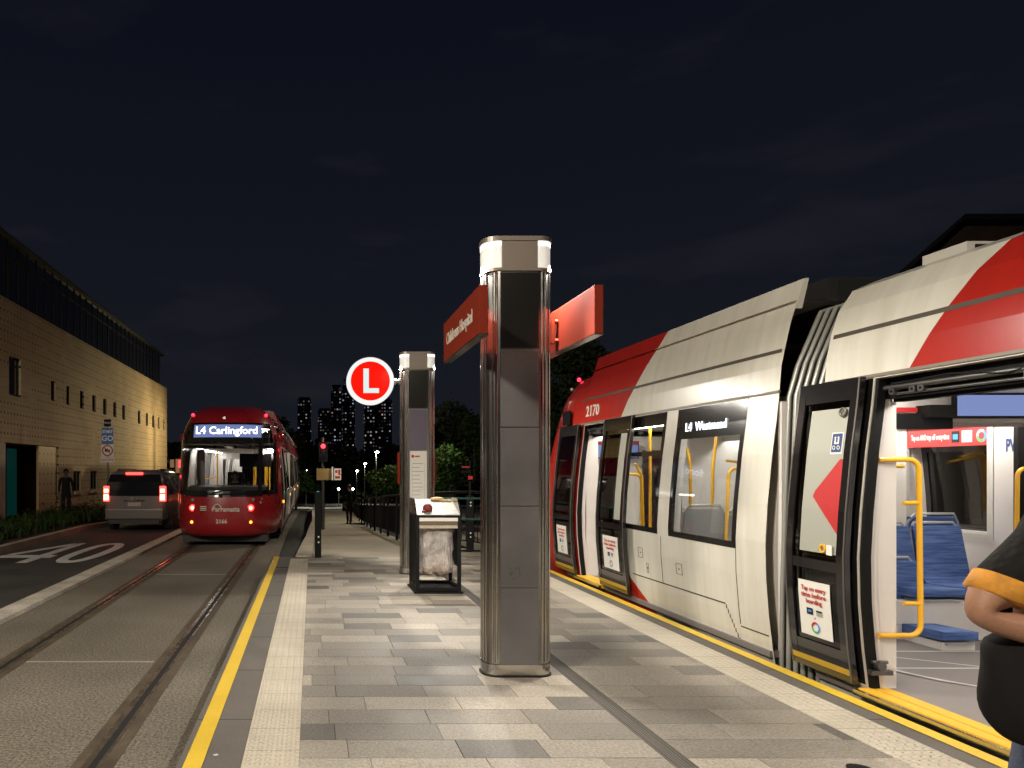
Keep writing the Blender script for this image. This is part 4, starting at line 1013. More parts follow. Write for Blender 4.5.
    if ring:
        b = MB(); y_, z_ = y0+.19, 1.235
        b.tube([(X_(z_, .004), y_+.026*math.cos(t_), z_+.026*math.sin(t_)) for t_ in [2*math.pi*i/20 for i in range(21)]], .008, 6); b.build('door_button', M['yellowrail'], d)
        b = MB(); b.box(X_(z_, .006), X_(z_, .001), y_-.085, y_-.035, z_-.04, z_+.03); b.build('button_label', M['paper'], d)
        b = MB(); y_, z_ = y0+.12, 2.17
        b.tube([(X_(z_, .004), y_+.026*math.cos(t_), z_+.026*math.sin(t_)) for t_ in [2*math.pi*i/20 for i in range(21)]], .009, 6); b.build('lock_ring', M['doorseal'], d)
    return d
M['doorseal'] = mat('door_edge_metal', (.16, .145, .13), .35, .5)
M['yellowdim'] = mat('yellow_stripe', (.42, .26, .02), .5)
M['film'] = mat('grey_film', (.33, .33, .28), .4)
M['seam'] = mat('panel_seam', (.03, .027, .022), .7)
M['groove'] = mat('roof_groove', (.07, .055, .04), .5)
M['bellow'] = mat('bellows_fabric', (.07, .065, .06), .6)
M['bellowrib'] = mat('bellows_rib', (.33, .33, .30), .35, .3)
M['screen'] = emis('passenger_screen', (.33, .43, .85), .62)
M['screenred'] = emis('screen_header', (.75, .05, .08), .5)
M['seatback'] = mat('dark_seat', (.03, .05, .11), .8)

def handrail(b, pts, r=.0165): b.tube(pts, r, 10)
def arc(c, r, a0, a1, u, w, n=6):
    c, u, w = Vector(c), Vector(u), Vector(w); return [c+u*r*math.cos(R(a0+(a1-a0)*k/n))+w*r*math.sin(R(a0+(a1-a0)*k/n)) for k in range(n+1)]
def loop_rail(t, x0, x1, y, zb, zt, tabs=()):
    """door loop: from partition at x0 out to x1 at two heights"""
    r = .07; s = 1 if x1 > x0 else -1
    pts = [Vector((x0, y, zt))]+arc((x1-s*r, y, zt-r), r, 90, 0, (s, 0, 0), (0, 0, 1))+arc((x1-s*r+s*.012, y, zb+r), r, 0, -90, (s, 0, 0), (0, 0, 1))+[Vector((x0, y, zb))]
    b = MB(); handrail(b, pts)
    for z in tabs: handrail(b, [(x1, y, z), (x1-s*.10, y, z)], .014)
    b.build('handrail', M['yellowrail'], t)
def seat_pair(t, x0, y, z, n=2, w=.45, face=-1, mt=None):
    for k in range(n):
        a = x0+k*(w+.02); b = MB()
        prof = [(y, z), (y, z+.07), (y-face*.0+face*-.42, z+.05), (y+face*-.46, z+.10), (y+face*-.56, z+.56), (y+face*-.60, z+.555), (y+face*-.52, z+.02), (y+face*-.46, z-.02)]
        b.prism([(p[0], p[1]) for p in prof], 'x', a+.01, a+w-.01)
        s_ = b.build('seat', mt or M['seatblue'], t, bevel=.012)
        b = MB(); b.tube([(a, y+face*-.50, z+.0), (a-.004, y+face*-.58, z+.5), (a+.05, y+face*-.60, z+.585), (a+w-.05, y+face*-.60, z+.585), (a+w+.004, y+face*-.58, z+.5), (a+w, y+face*-.50, z)], .014, 6)
        b.box(a+.04, a+w-.04, min(y, y-face*.46), max(y, y-face*.46), z-.035, z-.021); b.build('seat_shell', M['bluegrey'], s_)
def interior(t, cx, ws, y0, y1, ops, floor=.335, lights=True, portal=(1, 1), ceil=2.32):
    b = MB(); shell(b, cx, ws, y0, y1, ops, off=.12, prof=[p for p in PROF if p[0] < 2.2]+[(2.2, 1.33), (ceil, 1.28)], roof=False); reveals(b, cx, ws, ops, .12)
    b.quad((cx-1.2, y0, ceil), (cx+1.2, y0, ceil), (cx+1.2, y1, ceil), (cx-1.2, y1, ceil))
    for y, f in ((y0, portal[0]), (y1, portal[1])):
        if f: 
            for s in (-1, 1): b.box(min(cx+s*.86, cx+s*1.30), max(cx+s*.86, cx+s*1.30), y-.02, y+.02, floor, 2.12)
            b.box(cx-1.30, cx+1.30, y-.021, y+.021, 2.12, ceil)
    b.build('interior_lining', M['interior'], t)
    b = MB(); b.box(cx-1.38*ws, cx+1.38*ws, y0, y1, floor-.05, floor); b.build('floor', M['tramfloor'], t)
    if lights:
        for s in (-1, 1):
            b = MB(); b.box(cx+s*.92-.04, cx+s*.92+.04, y0+.15, y1-.15, ceil-.025, ceil-.004); b.build('ceiling_light', M['tramlight'], t)
        b = MB(); b.box(cx+.72, cx+.75, y0+.05, y1-.05, 2.17, ceil-.002); b.build('ceiling_valance', M['interior'], t)

# ---------------------------------------------------------------- white tram at the platform
CX = 5.02
tr = thing('light_rail_tram', (CX, 6, 0), 'white and red tram with open doors standing at the platform on the right', 'tram')
LB = livery('livery_near', [(-1, 3.82, 3.07, -.64, 2.40, 9), ])
LA = livery('livery_far', [(1, 8.2, 2.41, -.80, 2.40, 9), (1, 7.36, .30, 1.75, 0, .60), (1, 9.3, 0, 0, 0, 2.40)])
# far module
YA0, YA1 = 5.42, 9.75
opA = {-1: [(5.80, 6.90, 1.11, 2.38), (7.12, 8.30, 1.11, 2.38), (8.50, 9.30, .335, 2.38)], 1: [(6.28, 7.12, 1.19, 2.01), (7.4, 8.3, 1.15, 2.1), (8.5, 9.3, 1.15, 2.1)]}
b = MB(); shell(b, CX, 1, YA0, 9.32, opA, prof=PROFA, roof=False); shell(b, CX, 1, 9.32, YA1, {})
b.quad((CX-1.2, YA0, 3.12), (CX+1.2, YA0, 3.12), (CX+1.2, 9.32, 3.12), (CX-1.2, 9.32, 3.12))
for s in (-1, 1):
    xo, xi = CX+s*1.11, CX+s*1.075
    b.quad((xo, YA0, 3.30), (xo, 9.32, 3.30), (xi, 9.32, 3.30), (xi, YA0, 3.30)); b.quad((xi, YA0, 3.30), (xi, 9.32, 3.30), (CX+s*1.13, 9.32, 3.12), (CX+s*1.13, YA0, 3.12))
    b.add([(CX+s*1.185, YA0, 3.06), (xo, YA0, 3.30), (xi, YA0, 3.30), (CX+s*1.13, YA0, 3.06)], [(0, 1, 2, 3)])
b.quad((CX-1.11, 9.32, 3.12), (CX+1.11, 9.32, 3.12), (CX+1.11, 9.32, 3.30), (CX-1.11, 9.32, 3.30))
b.build('body', LA, tr)
interior(tr, CX, 1, YA0+.01, YA1, opA, portal=(1, 0))
# raised roof fairing
fp = [(3.04, 1.23), (3.30, 1.11), (3.32, 1.0), (3.32, -1.0), (3.30, -1.11), (3.04, -1.23)]
b = MB(); b.box(CX-.82, CX+.82, 5.56, 7.2, 3.10, 3.345)
b.build('roof_duct', M['steel_dark'], tr)
b = MB(); b.box(CX-.75, CX+.78, 5.548, 5.556, 3.14, 3.325); b.build('duct_grille', M['black'], tr)
# near module
YB0, YB1 = -4.0, 4.94
opB = {-1: [(3.12, 4.50, .335, 2.38), (1.0, 2.5, 1.11, 2.38), (-.9, .7, 1.11, 2.38)], 1: [(3.3, 4.4, 1.15, 2.1), (1.0, 2.8, 1.15, 2.1)]}
b = MB(); shell(b, CX, 1, YB0, YB1, opB); b.build('body', LB, tr)
interior(tr, CX, 1, YB0, YB1-.01, opB, portal=(0, 1))
for s, y0, y1, z0, z1 in ((-1, 1.0, 2.5, 1.11, 2.38), (-1, -.9, .7, 1.11, 2.38)): window(tr, CX, 1, s, y0, y1, z0, z1, M['tint'], head=.3)
for s, y0, y1, z0, z1 in ((1, 3.3, 4.4, 1.15, 2.1), (1, 1.0, 2.8, 1.15, 2.1), (1, 6.28, 7.12, 1.19, 2.01), (1, 7.4, 8.3, 1.15, 2.1), (1, 8.5, 9.3, 1.15, 2.1)): window(tr, CX, 1, s, y0, y1, z0, z1, M['tint'])
b = MB(); b.quad((CX-1.4, YB0, .1), (CX+1.4, YB0, .1), (CX+1.2, YB0, 3.1), (CX-1.2, YB0, 3.1)); b.build('end_wall', M['interior_grey'], tr)
w2 = window(tr, CX, 1, -1, 5.80, 6.90, 1.11, 2.38, M['glass'], head=.30)
window(tr, CX, 1, -1, 7.12, 8.30, 1.11, 2.38, M['glass'], head=.13, hop=1.95)
# destination text
b = MB(); zt = 2.19; b.text('L4  Westmead', .12, TM((CX-hwp(zt)-.007, 6.40, zt), (0, -1, 0), (0.06, 0, 1)), width=.66, bold=.0005); b.build('destination_text', M['led'], w2)
# seams
b = MB(); H = .0015
def seam(y0, y1, z0, z1): skin(b, CX, 1, -1, y0, y1, z0, z1, H, .003)
seam(5.99, 7.72, .600, .612); seam(7.05, 7.058, .612, 1.09); seam(5.80, 5.808, .47, 2.40); seam(5.45, 5.80, .445, .455)
for k in range(8): seam(5.985-.02*k-.010, 5.985-.02*k+.002, .60-.037*(k+1), .60-.037*k)
for (yc, zc, w_) in ((7.50, .87, .05), (6.72, .80, .055), (7.36, .72, .02)):
    seam(yc-w_, yc-w_+.006, zc-.05, zc+.05); seam(yc+w_-.006, yc+w_, zc-.05, zc+.05); seam(yc-w_, yc+w_, zc-.054, zc-.05); seam(yc-w_, yc+w_, zc+.05, zc+.054); seam(yc-.008, yc+.008, zc-.008, zc+.008)
b.build('panel_seams', M['seam'], tr)
b = MB(); skin(b, CX, 1, -1, YA0+.03, 9.5, 2.716, 2.746, .0015, .003); b.build('roof_groove', M['groove'], tr)
b = MB(); skin(b, CX, 1, -1, YB0, YB1-.03, 2.714, 2.744, .0015, .003); b.build('roof_groove', M['groove'], tr)
b = MB(); b.prism([(3.830, 3.040), (3.8345, 3.055), (3.840, 3.055), (3.836, 3.040)], 'y', 5.44, 6.05); b.build('roof_groove', M['groove'], tr)
CR_ = mat('cant_rail', (.17, .145, .11), .45)
each('cant_rail', CR_, tr, [lambda b: skin(b, CX, 1, -1, YA0, YA1, 2.39, 2.41, .010, .02), lambda b: skin(b, CX, 1, -1, YB0, YB1, 2.39, 2.41, .010, .02)])
# black door zone on near module
each('black_cladding', M['blackgloss'], tr, [lambda b: skin(b, CX, 1, -1, 4.51, 4.93, .36, 2.384, .002, .004), lambda b: skin(b, CX, 1, -1, 2.51, 3.11, .36, 2.384, .002, .004), lambda b: skin(b, CX, 1, -1, 8.31, 8.49, 1.12, 2.384, .002, .004)])
# fleet number on red part
b = MB(); b.text('2170', .20, TM((CX-hwp(2.55)-.004, 9.05, 2.555), (0, -1, 0), (.07, 0, 1)), width=.42, bold=.004); b.build('fleet_number', M['lettergrey'], tr)
# gangway
b = MB(); gp = [(.22, 1.33), (.8, 1.325), (1.6, 1.30), (2.35, 1.27), (2.60, 1.20), (3.02, 1.02), (3.05, .9)]
shell(b, CX, 1, YB1-.03, YA0+.03, {}, prof=[(z, w-.03) for z, w in gp])
for s in (-1, 1): b.box(min(CX+s*.88, CX+s*.92), max(CX+s*.88, CX+s*.92), YB1, YA0, .33, 2.15)
b.box(CX-.92, CX+.92, YB1, YA0, 2.15, 2.19)
g_ = b.build('gangway', M['bellow'], tr)
b = MB()
for k in range(6):
    y = YB1+.035+k*.078
    pts = [(CX+s*w_, y+.0, z) for s, lst in ((-1, gp), (1, gp[::-1])) for z, w_ in lst]
    b.tube(pts, .017, 8)
b.build('gangway_ribs', M['bellowrib'], g_)
b = MB(); b.cyl((CX, 5.18, .3355), (CX, 5.18, .339), .86, n=48); b.build('turntable', M['tramfloor2'] if 'tramfloor2' in M else mat('turntable_floor', (.15, .13, .12), .5), g_)
b = MB()
for i in range(48):
    a0, a1 = 2*math.pi*i/48, 2*math.pi*(i+1)/48; P_ = lambda r_, t_: (CX+r_*math.cos(t_), 5.18+r_*math.sin(t_), .341)
    b.quad(P_(.90, a0), P_(.90, a1), P_(.86, a1), P_(.86, a0))
for yy in (4.95, 5.41): b.box(CX-.84, CX+.84, yy-.01, yy+.01, .3392, .3415)
b.add([(CX-.84, 5.40, .3412), (CX-.80, 5.40, .3412), (CX+.1, 4.86, .3412), (CX+.06, 4.86, .3412)], [(0, 1, 2, 3)])
b.build('turntable_trim', M['white'], g_)
# door sills and steps
YS_ = mat('yellow_step', (.80, .44, .03), .5, fine=80, fa=.08)
for (y0, y1) in ((3.12, 4.50), (8.5, 9.3)):
    b = MB(); b.box(3.565, 3.60, y0, y1, .30, .336, 1); b.box(3.60, 3.682, y0, y1, .30, .343, 0); b.box(3.684, 3.694, y0, y1, .30, .339, 1); b.box(3.696, 3.79, y0, y1, .30, .343, 0)
    b.build('door_step', [YS_, M['steel']], tr)
# header mechanism over the openings
for (y0, y1) in ((3.12, 4.50), (8.5, 9.3)):
    b = MB(); b.box(3.78, 3.83, y0, y1, 2.245, 2.378, 0); b.box(3.831, 3.90, y0, y1, 2.225, 2.30, 0); b.cyl((3.755, y0, 2.31), (3.755, y1, 2.31), .018, m=1); b.cyl((3.765, y0+.2, 2.262), (3.765, y1-.1, 2.268), .009, m=1)
    b.tube([(3.75, y0+.3, 2.35), (3.74, y0+.55, 2.30), (3.75, y0+.9, 2.345), (3.75, y1-.1, 2.33)], .007, 6, m=0)
    for yy in (y1-.09, y1-.24, y1-.30): b.cyl((3.74, yy, 2.285), (3.78, yy, 2.285), .022, n=14, m=1); b.cyl((3.738, yy, 2.285), (3.741, yy, 2.285), .010, n=12, m=0)
    b.box(3.74, 3.78, y0+.35, y0+.47, 2.25, 2.30, 1)
    b.build('door_gear', [M['blackmetal'], M['steel_dark']], tr)
# jambs: rubber edges and beige screens
for y in (4.49, 8.49, 9.29, 3.11):
    b = MB(); skin(b, CX, 1, -1, y-.015, y+.02, .345, 2.37, -.01, .055); b.build('door_jamb', M['blackmetal'], tr)
b = MB(); b.cyl((3.66, 4.465, .52), (3.76, 4.465, .52), .012); b.cyl((3.70, 4.47, .50), (3.70, 4.43, .50), .03); b.box(3.64, 3.78, 4.44, 4.475, .44, .47); b.build('door_roller', M['steel_dark'], tr)
each('door_screen', M['interior'], tr, [lambda b: b.box(3.71, 3.86, 4.512, 4.56, .335, 2.23), lambda b: b.box(3.74, 3.90, 9.312, 9.36, .335, 2.23), lambda b: b.box(3.74, 3.90, 3.06, 3.108, .335, 2.23)])
b = MB(); b.box(3.862, 4.01, 4.52, 4.526, .75, 1.90); gs = b.build('screen_glass', glass('screen_glass', (.93, .93, .93), .0, .0), tr)
loop_rail(tr, 3.72, 3.985, 4.485, .69, 1.845, (1.56, .90))
loop_rail(tr, 3.82, 4.08, 8.47, .69, 1.72, ())
# saloon: seats beyond gangway against the far side, behind the sight line
for x0, y, n in ((5.08, 5.77, 2),):
    seat_pair(tr, x0, y, .70, n, .46, -1)
b = MB(); b.box(4.95, 6.24, 5.80, 6.42, .336, .66); b.build('seat_podium', M['interior'], tr)
seat_pair(tr, 5.0, 5.42, .42, 1, .30, -1)
b = MB(); b.box(5.02, 5.28, 5.44, 5.79, .336, .40); b.build('seat_base', M['interior'], tr)
b = MB(); b.box(6.20, 6.235, 6.22, 7.24, 1.13, 1.185); b.box(6.15, 6.235, 6.22, 7.24, 2.20, 2.25); b.box(6.20, 6.235, 7.125, 7.24, 1.186, 2.199); b.box(6.20, 6.235, 6.22, 6.275, 1.186, 2.199); b.build('window_trim', M['white'], tr)
# red strip banner over far window
b = MB(); b.box(6.205, 6.212, 6.28, 7.12, 2.005, 2.19); bn_ = b.build('red_banner', M['redprint'], tr)
b = MB(); b.text('Tap on AND tap off every time', .075, TM((6.203, 6.86, 2.10), (0, -1, 0), (0, 0, 1)), width=.42, bold=.002, extrude=.0005); b.build('banner_text', M['paper'], bn_)
b = MB(); b.box(6.2025, 6.2045, 6.42, 6.52, 2.04, 2.15); b.build('banner_card', M['paper'], bn_)
b = MB(); b.box(6.2025, 6.2045, 6.545, 6.625, 2.04, 2.15, 0); b.box(6.201, 6.2024, 6.56, 6.61, 2.07, 2.12, 1)
b.build('banner_screen_picture', [M['black'], M['textblue']], bn_)
b = MB()
for i in range(24):
    a0, a1 = 2*math.pi*i/24, 2*math.pi*(i+1)/24; P_ = lambda r_, t_: (6.2035, 6.33+r_*math.cos(t_)*.8, 2.095+r_*math.sin(t_))
    b.quad(P_(.06, a0), P_(.06, a1), P_(.035, a1), P_(.035, a0), [2, 1, 3][i//8])
b.build('banner_pictures', [M['black'], M['textblue'], M['paper'], M['textgreen']], bn_)
b = MB(); b.text('PW', .16, TM((6.185, 6.03, 1.99), (0, -1, 0), (0, 0, 1)), width=.12, bold=.004, extrude=.001); b.build('blue_decal', M['navy'], tr)
b = MB(); b.box(6.10, 6.19, 5.90, 5.94, .34, 2.2); b.build('far_door_post', M['blackmetal'], tr)
b = MB(); b.box(6.19, 6.20, 5.94, 6.20, .34, 2.16); b.build('far_wall_panel', M['interior'], tr)
# yellow poles deep inside
for pts_ in (
    [(5.98, 5.80, .9), (5.99, 5.80, 1.72)]+arc((6.06, 5.80, 1.72), .07, 180, 90, (1, 0, 0), (0, 0, 1))+[Vector((6.18, 5.80, 1.79))],
    [(4.72, 6.9, .34), (4.72, 6.9, 2.22)],
    [(5.3, 8.35, .34), (5.3, 8.35, 2.22)],
    [(5.35, 7.6, 1.2), (5.30, 7.6, 1.7), (5.36, 7.6, 2.22)],
    [(4.85, 7.75, 1.05), (4.86, 7.75, 1.80)]+arc((4.79, 7.75, 1.80), .07, 0, 90, (1, 0, 0), (0, 0, 1))+[Vector((4.70, 7.75, 1.88))],
    [(5.72, 7.1, 1.1), (5.76, 7.1, 1.74)]+arc((5.83, 7.1, 1.74), .07, 180, 90, (1, 0, 0), (0, 0, 1))+[Vector((6.15, 7.1, 1.81))],
    [(4.02, 5.25, 2.05), (4.10, 5.25, 2.17)],
    [(4.42, 8.3, .5), (4.40, 8.3, 1.78)]+arc((4.33, 8.3, 1.78), .07, 0, 90, (1, 0, 0), (0, 0, 1))):
    b = MB(); handrail(b, pts_); b.build('grab_pole', M['yellowrail'], tr)
for pts_ in ([(4.21, 7.6, .9), (4.21, 7.6, 1.85), (4.17, 7.6, 2.02)], [(4.45, 7.6, 1.2), (4.46, 7.6, 1.8), (4.52, 7.6, 2.3)], [(4.24, 7.0, 1.0), (4.27, 7.0, 1.72)]+arc((4.34, 7.0, 1.72), .07, 180, 90, (1, 0, 0), (0, 0, 1))+[Vector((4.6, 7.0, 1.79))], [(4.11, 8.3, .4), (4.11, 8.3, 2.3)], [(3.98, 8.2, .9), (3.96, 8.2, 1.7), (3.88, 8.2, 1.85)]):
    b = MB(); handrail(b, pts_); b.build('grab_pole', M['yellowrail'], tr)
seat_pair(tr, 3.88, 7.72, .82, 1, .42, 1, M['bluegrey']); seat_pair(tr, 4.32, 7.75, .76, 1, .30, 1, M['bluegrey']); seat_pair(tr, 5.60, 7.0, .78, 1, .46, 1)
seat_pair(tr, 4.45, 7.9, .78, 1, .46, 1, M['bluegrey'])
b = MB(); b.box(5.02, 5.42, 7.48, 7.50, 1.20, 1.30); b.box(4.30, 4.34, 8.0, 8.02, .9, 1.25); b.build('red_notice', M['redprint'], tr)
# cab bulkhead, door, screen
b = MB(); b.box(3.72, 6.32, 9.56, 9.60, .336, 2.24); bk = b.build('cab_bulkhead', M['interior'], tr)
b = MB(); b.box(4.62, 5.12, 9.53, 9.556, .36, 2.05); b.box(5.13, 5.16, 9.53, 9.556, .36, 2.05); b.build('cab_door', M['darkglass'], bk)
def screen(t, x0, x1, y, z0, z1):
    b = MB(); b.box(x0, x1, y, y+.05, z0, z1); s_ = b.build('passenger_screen', M['blackmetal'], t)
    b = MB(); b.box(x0+.012, x1-.012, y-.003, y-.001, z0+.015, z1-.05 if z1-z0 > .18 else z1-.02); b.build('display', M['screen'], s_)
    b = MB(); b.box(x0+.012, x1-.012, y-.003, y-.001, z1-.045, z1-.012); b.build('display_header', M['screenred'], s_) if z1-z0 > .18 else None
screen(tr, 3.86, 4.50, 9.40, 1.93, 2.17)
screen(tr, 4.50, 5.25, 4.86, 2.13, 2.31) if False else None
b = MB(); b.box(4.52, 5.40, 4.80, 4.83, 2.14, 2.315); s_ = b.build('passenger_screen', M['blackmetal'], tr)
b = MB(); b.box(4.535, 5.385, 4.796, 4.799, 2.157, 2.303); b.build('display', M['screen'], s_)
b = MB(); b.box(4.34, 4.52, 4.80, 4.95, 2.145, 2.235); b.box(4.02, 4.56, 4.86, 4.90, 2.07, 2.18); b.build('ceiling_box', M['blackmetal'], tr)
b = MB(); b.box(4.10, 4.40, 4.895, 4.90, 2.19, 2.225); b.build('red_label', M['redprint'], tr)
# roof box on near module
b = MB(); b.box(4.20, 5.8, 4.38, 4.70, 3.10, 3.245); b.build('roof_unit', M['white'], tr)
b = MB(); b.box(4.25, 5.75, 4.372, 4.379, 3.13, 3.225); b.build('roof_unit_vent', M['black'], tr)
b = MB(); b.box(CX-1.25, CX+1.25, YB0+.2, 9.6, .03, .10); b.build('underframe', M['blackmetal'], tr)
# posters and leaves
leaf(tr, CX, 1, -1, 4.52, 5.09, tri=True, poster=(4.66, 4.96), film=(4.60, 4.95), bike=True, ring=True)
leaf(tr, CX, 1, -1, 2.45, 3.10, poster=(2.66, 2.96))
leaf(tr, CX, 1, -1, 7.74, 8.49, poster=(7.90, 8.30), film=(7.85, 8.0))
leaf(tr, CX, 1, -1, 9.31, 10.02, poster=(9.50, 9.86))
# near leaf film sits over a solid pale backing, small light spill marks
# cab
def cab(t, cx, ws, y0, y1, dirn, prof_top, mats, red, glassm, name='cab'):
    """nose from y0 (joins body) to tip y1 ; dirn +1 away from camera, -1 towards"""
    pass
def nose(t, cx, ws, yb, tip, mat_body, zlev, front, hwz, n=2.7, gz0=None, gz1=None, gth=None, cutname='cab', m_glass=None):
    """zlev list of z, front(z)=y of nose front at centre, hwz(z) half width; yb where the cab joins the body"""
    th = [i*math.pi/2/12 for i in range(13)]; TH = [-t_ for t_ in th[::-1]][:-1]+th
    def pt(t_, z):
        h = hwz(z)*ws; f = front(z); x = cx+h*math.copysign(abs(math.sin(t_))**(2/n), math.sin(t_)); y = f+(yb-f)*(1-abs(math.cos(t_))**(2/n)); return (x, y, z)
    bb, gg = MB(), MB()
    for p, q in zip(zlev, zlev[1:]):
        for a, c in zip(TH, TH[1:]):
            zm, tm_ = (p+q)/2, abs(a+c)/2
            isg = gz0 is not None and gz0 < zm < gz1 and tm_ < gth
            (gg if isg else bb).add([pt(a, p), pt(c, p), pt(c, q), pt(a, q)], [(0, 1, 2, 3)], 0, True)
    zt = zlev[-1]; bb.add([pt(t_, zt) for t_ in TH], [tuple(range(len(TH)))]); zb = zlev[0]; bb.add([pt(t_, zb) for t_ in TH], [tuple(range(len(TH)))])
    o = bb.build(cutname, mat_body, t, weld=True)
    w = None
    if gg.v: w = gg.build('windscreen', m_glass, t, weld=True)
    return o, w, pt
ZL = [.12, .25, .45, .7, .95, 1.2, 1.5, 1.8, 2.1, 2.41, 2.55, 2.72, 2.85, 2.98, 3.06, 3.12, 3.15]
fr_w = [(.12, 12.35), (.7, 12.5), (1.2, 12.45), (1.8, 12.1), (2.41, 11.6), (2.85, 11.1), (3.06, 10.6), (3.15, 10.2)]
nose(tr, CX, 1, 9.75, None, mat('cab_red', (.40, .020, .012), .28, coat=.35, ns=1.5, na=.06), ZL, lambda z: interp(fr_w, z), lambda z: hwp(z)+.0, n=2.3, gz0=1.2, gz1=2.7, gth=R(60), m_glass=M['darkglass'])
b = MB(); b.ball((3.93, 10.05, 3.10), .03, seg=8); b.build('marker_lamp', M['redlamp'], tr)
b = MB(); b.ball((3.90, 10.25, 2.98), .025, seg=8); b.build('clearance_lamp', M['white'], tr)
b = MB(); b.box(3.66, 3.69, 9.72, 9.98, 2.42, 2.62, bev=.01); b.build('side_camera', M['blackmetal'], tr)
b = MB(); b.ball((3.72, 10.7, 1.60), .03, seg=8); b.build('tail_lamp', M['redlamp'], tr)

# ---------------------------------------------------------------- oncoming red tram on the left
CL, WS = -2.03, .915
tl = thing('light_rail_tram', (CL, 24, 0), 'dark red tram with lit L4 Carlingford destination sign in the left track', 'tram')
M['redtram'] = mat('tram_dark_red', (.26, .010, .013), .26, ns=1.2, na=.1, coat=.5)
M['grille'] = mat('dark_under', (.02, .017, .016), .6)
frl = [(.26, 15.60), (.45, 15.48), (.8, 15.46), (1.18, 15.50), (1.24, 15.52), (2.0, 15.68), (2.62, 15.86), (2.93, 15.98), (3.05, 16.06), (3.18, 16.25), (3.32, 16.7)]
hwl = [(.26, 1.30), (.45, 1.37), (.8, 1.40), (1.2, 1.38), (2.4, 1.33), (2.65, 1.29), (2.93, 1.18), (3.05, 1.12), (3.18, 1.02), (3.32, .82)]
ZT = [.26, .34, .45, .6, .8, 1.0, 1.14, 1.19, 1.24, 1.5, 1.8, 2.1, 2.4, 2.62, 2.78, 2.88, 2.94, 3.0, 3.06, 3.12, 3.18, 3.24, 3.29, 3.32]
YN = 17.6
cabo, wsn, PT = nose(tl, CL, WS, YN, None, M['redtram'], ZT, lambda z: interp(frl, z), lambda z: interp(hwl, z), n=2.9, gz0=1.19, gz1=2.88, gth=R(61), m_glass=M['cabglass'] if 'cabglass' in M else glass('windscreen_glass', (.60, .62, .62), .07))
def onn(x, z, e=.01):  # point on nose front at lateral offset x from centre, pushed out e
    h = interp(hwl, z)*WS; s = min(1, abs(x)/h)**(2.9/2); t_ = math.asin(s); f = interp(frl, z)
    return (CL+x, f+(YN-f)*(1-abs(math.cos(t_))**(2/2.9))-e, z)
# black surround of the windscreen built as bands proud of the glass
def band(b, xs, z0, z1, e=.008, nz=4, zf=None):
    for i in range(nz):
        for (xa, xb) in zip(xs, xs[1:]):
            p, q = z0+(z1-z0)*i/nz, z0+(z1-z0)*(i+1)/nz
            b.quad(onn(xa, p, e), onn(xb, p, e), onn(xb, q, e), onn(xa, q, e))
def rng(a, c, n): return [a+(c-a)*i/n for i in range(n+1)]
b = MB(); band(b, rng(-1.18, 1.19, 14), 2.42, 2.86); band(b, rng(-1.21, -1.07, 2), 1.2, 2.42, nz=6); band(b, rng(.78, .88, 2), 1.2, 2.42, nz=6); band(b, rng(1.10, 1.20, 2), 1.2, 2.42, nz=6); band(b, rng(-1.2, 1.2, 14), 1.16, 1.30)
b.build('windscreen_surround', M['blackgloss'], tl)
b = MB(); band(b, rng(-.74, .84, 10), 2.53, 2.83, .014); dsp = b.build('destination_display', M['ledglow'], tl)
b = MB(); yt = onn(0, 2.65, .03)[1]; b.text('L4 Carlingford', .25, TM((CL+.05, yt, 2.68), (1, 0, 0), (0, .25, 1)), width=1.42, bold=.002, extrude=.004); b.build('destination_text', M['led2'] if 'led2' in M else emis('led_white', (.92, .96, 1), 3.0), dsp)
# lights on the front
def lampdisc(name, x, z, r, m, e=.02, ring=None):
    p = Vector(onn(x, z, e)); b = MB(); b.cyl(p+Vector((0, .03, 0)), p, r, n=18); o = b.build(name, m, tl)
    if ring: b = MB(); b.cyl(p+Vector((0, .0, 0)), p+Vector((0, -.004, 0)), r*.5, n=14); b.build('lamp_core', ring, o)
for x in (-.63, .68): pass
xl, xr_ = -.70, .635
for x in (xl, xr_):
    lampdisc('head_lamp', x, .905, .072, M['tail'], .02, M['tailhot']); lampdisc('indicator', x+(-.02 if x < 0 else .0), .58, .035, M['amber']); lampdisc('fog_lamp', x+(-.0 if x < 0 else .05), 1.09, .04, M['steel'])
lampdisc('fog_lamp', .85, 1.02, .03, M['steel']); lampdisc('fog_lamp', .87, 1.10, .03, M['steel']); lampdisc('roof_lamp', -.02, 2.99, .035, M['steel'])
for x in (-.86, .93): p = onn(x*.98, 3.07, .0); b = MB(); b.ball((p[0], p[1]-.0, 3.10), .04, seg=8); b.build('marker_lamp', M['redlamp'], tl)
b = MB()
p = onn(0, .89, .012)
b.text('Parramatta', .15, TM((CL+.08, p[1], .875), (1, 0, 0), (0, 0, 1)), width=.62, bold=.003, extrude=.002, sx=1)
b.tube([(CL-.24, p[1], .86), (CL-.18, p[1], .97), (CL-.10, p[1], 1.0), (CL-.04, p[1], .95), (CL-.02, p[1], .90)], .012, 5)
for k in range(3): b.box(CL-.50, CL-.36, p[1]-.002, p[1]+.02, .85+.04*k, .87+.04*k)
b.build('front_lettering', M['lettergrey'], tl)
b = MB(); p = onn(-.05, .60, .012); b.text('2166', .13, TM((CL-.02, p[1], .60), (1, 0, 0), (0, -.2, 1)), width=.26, bold=.004, extrude=.002); b.build('fleet_number', M['lettergrey'], tl)
b = MB(); b.tube([onn(-.25, 1.25, .05), onn(.0, 1.30, .04), onn(.45, 1.32, .04)], .012, 6); b.box(*[c for c in (CL-.09, CL-.01, onn(-.05, 1.2, .06)[1], onn(-.05, 1.2, .03)[1], 1.16, 1.23)]); b.build('wiper', M['blackmetal'], tl)
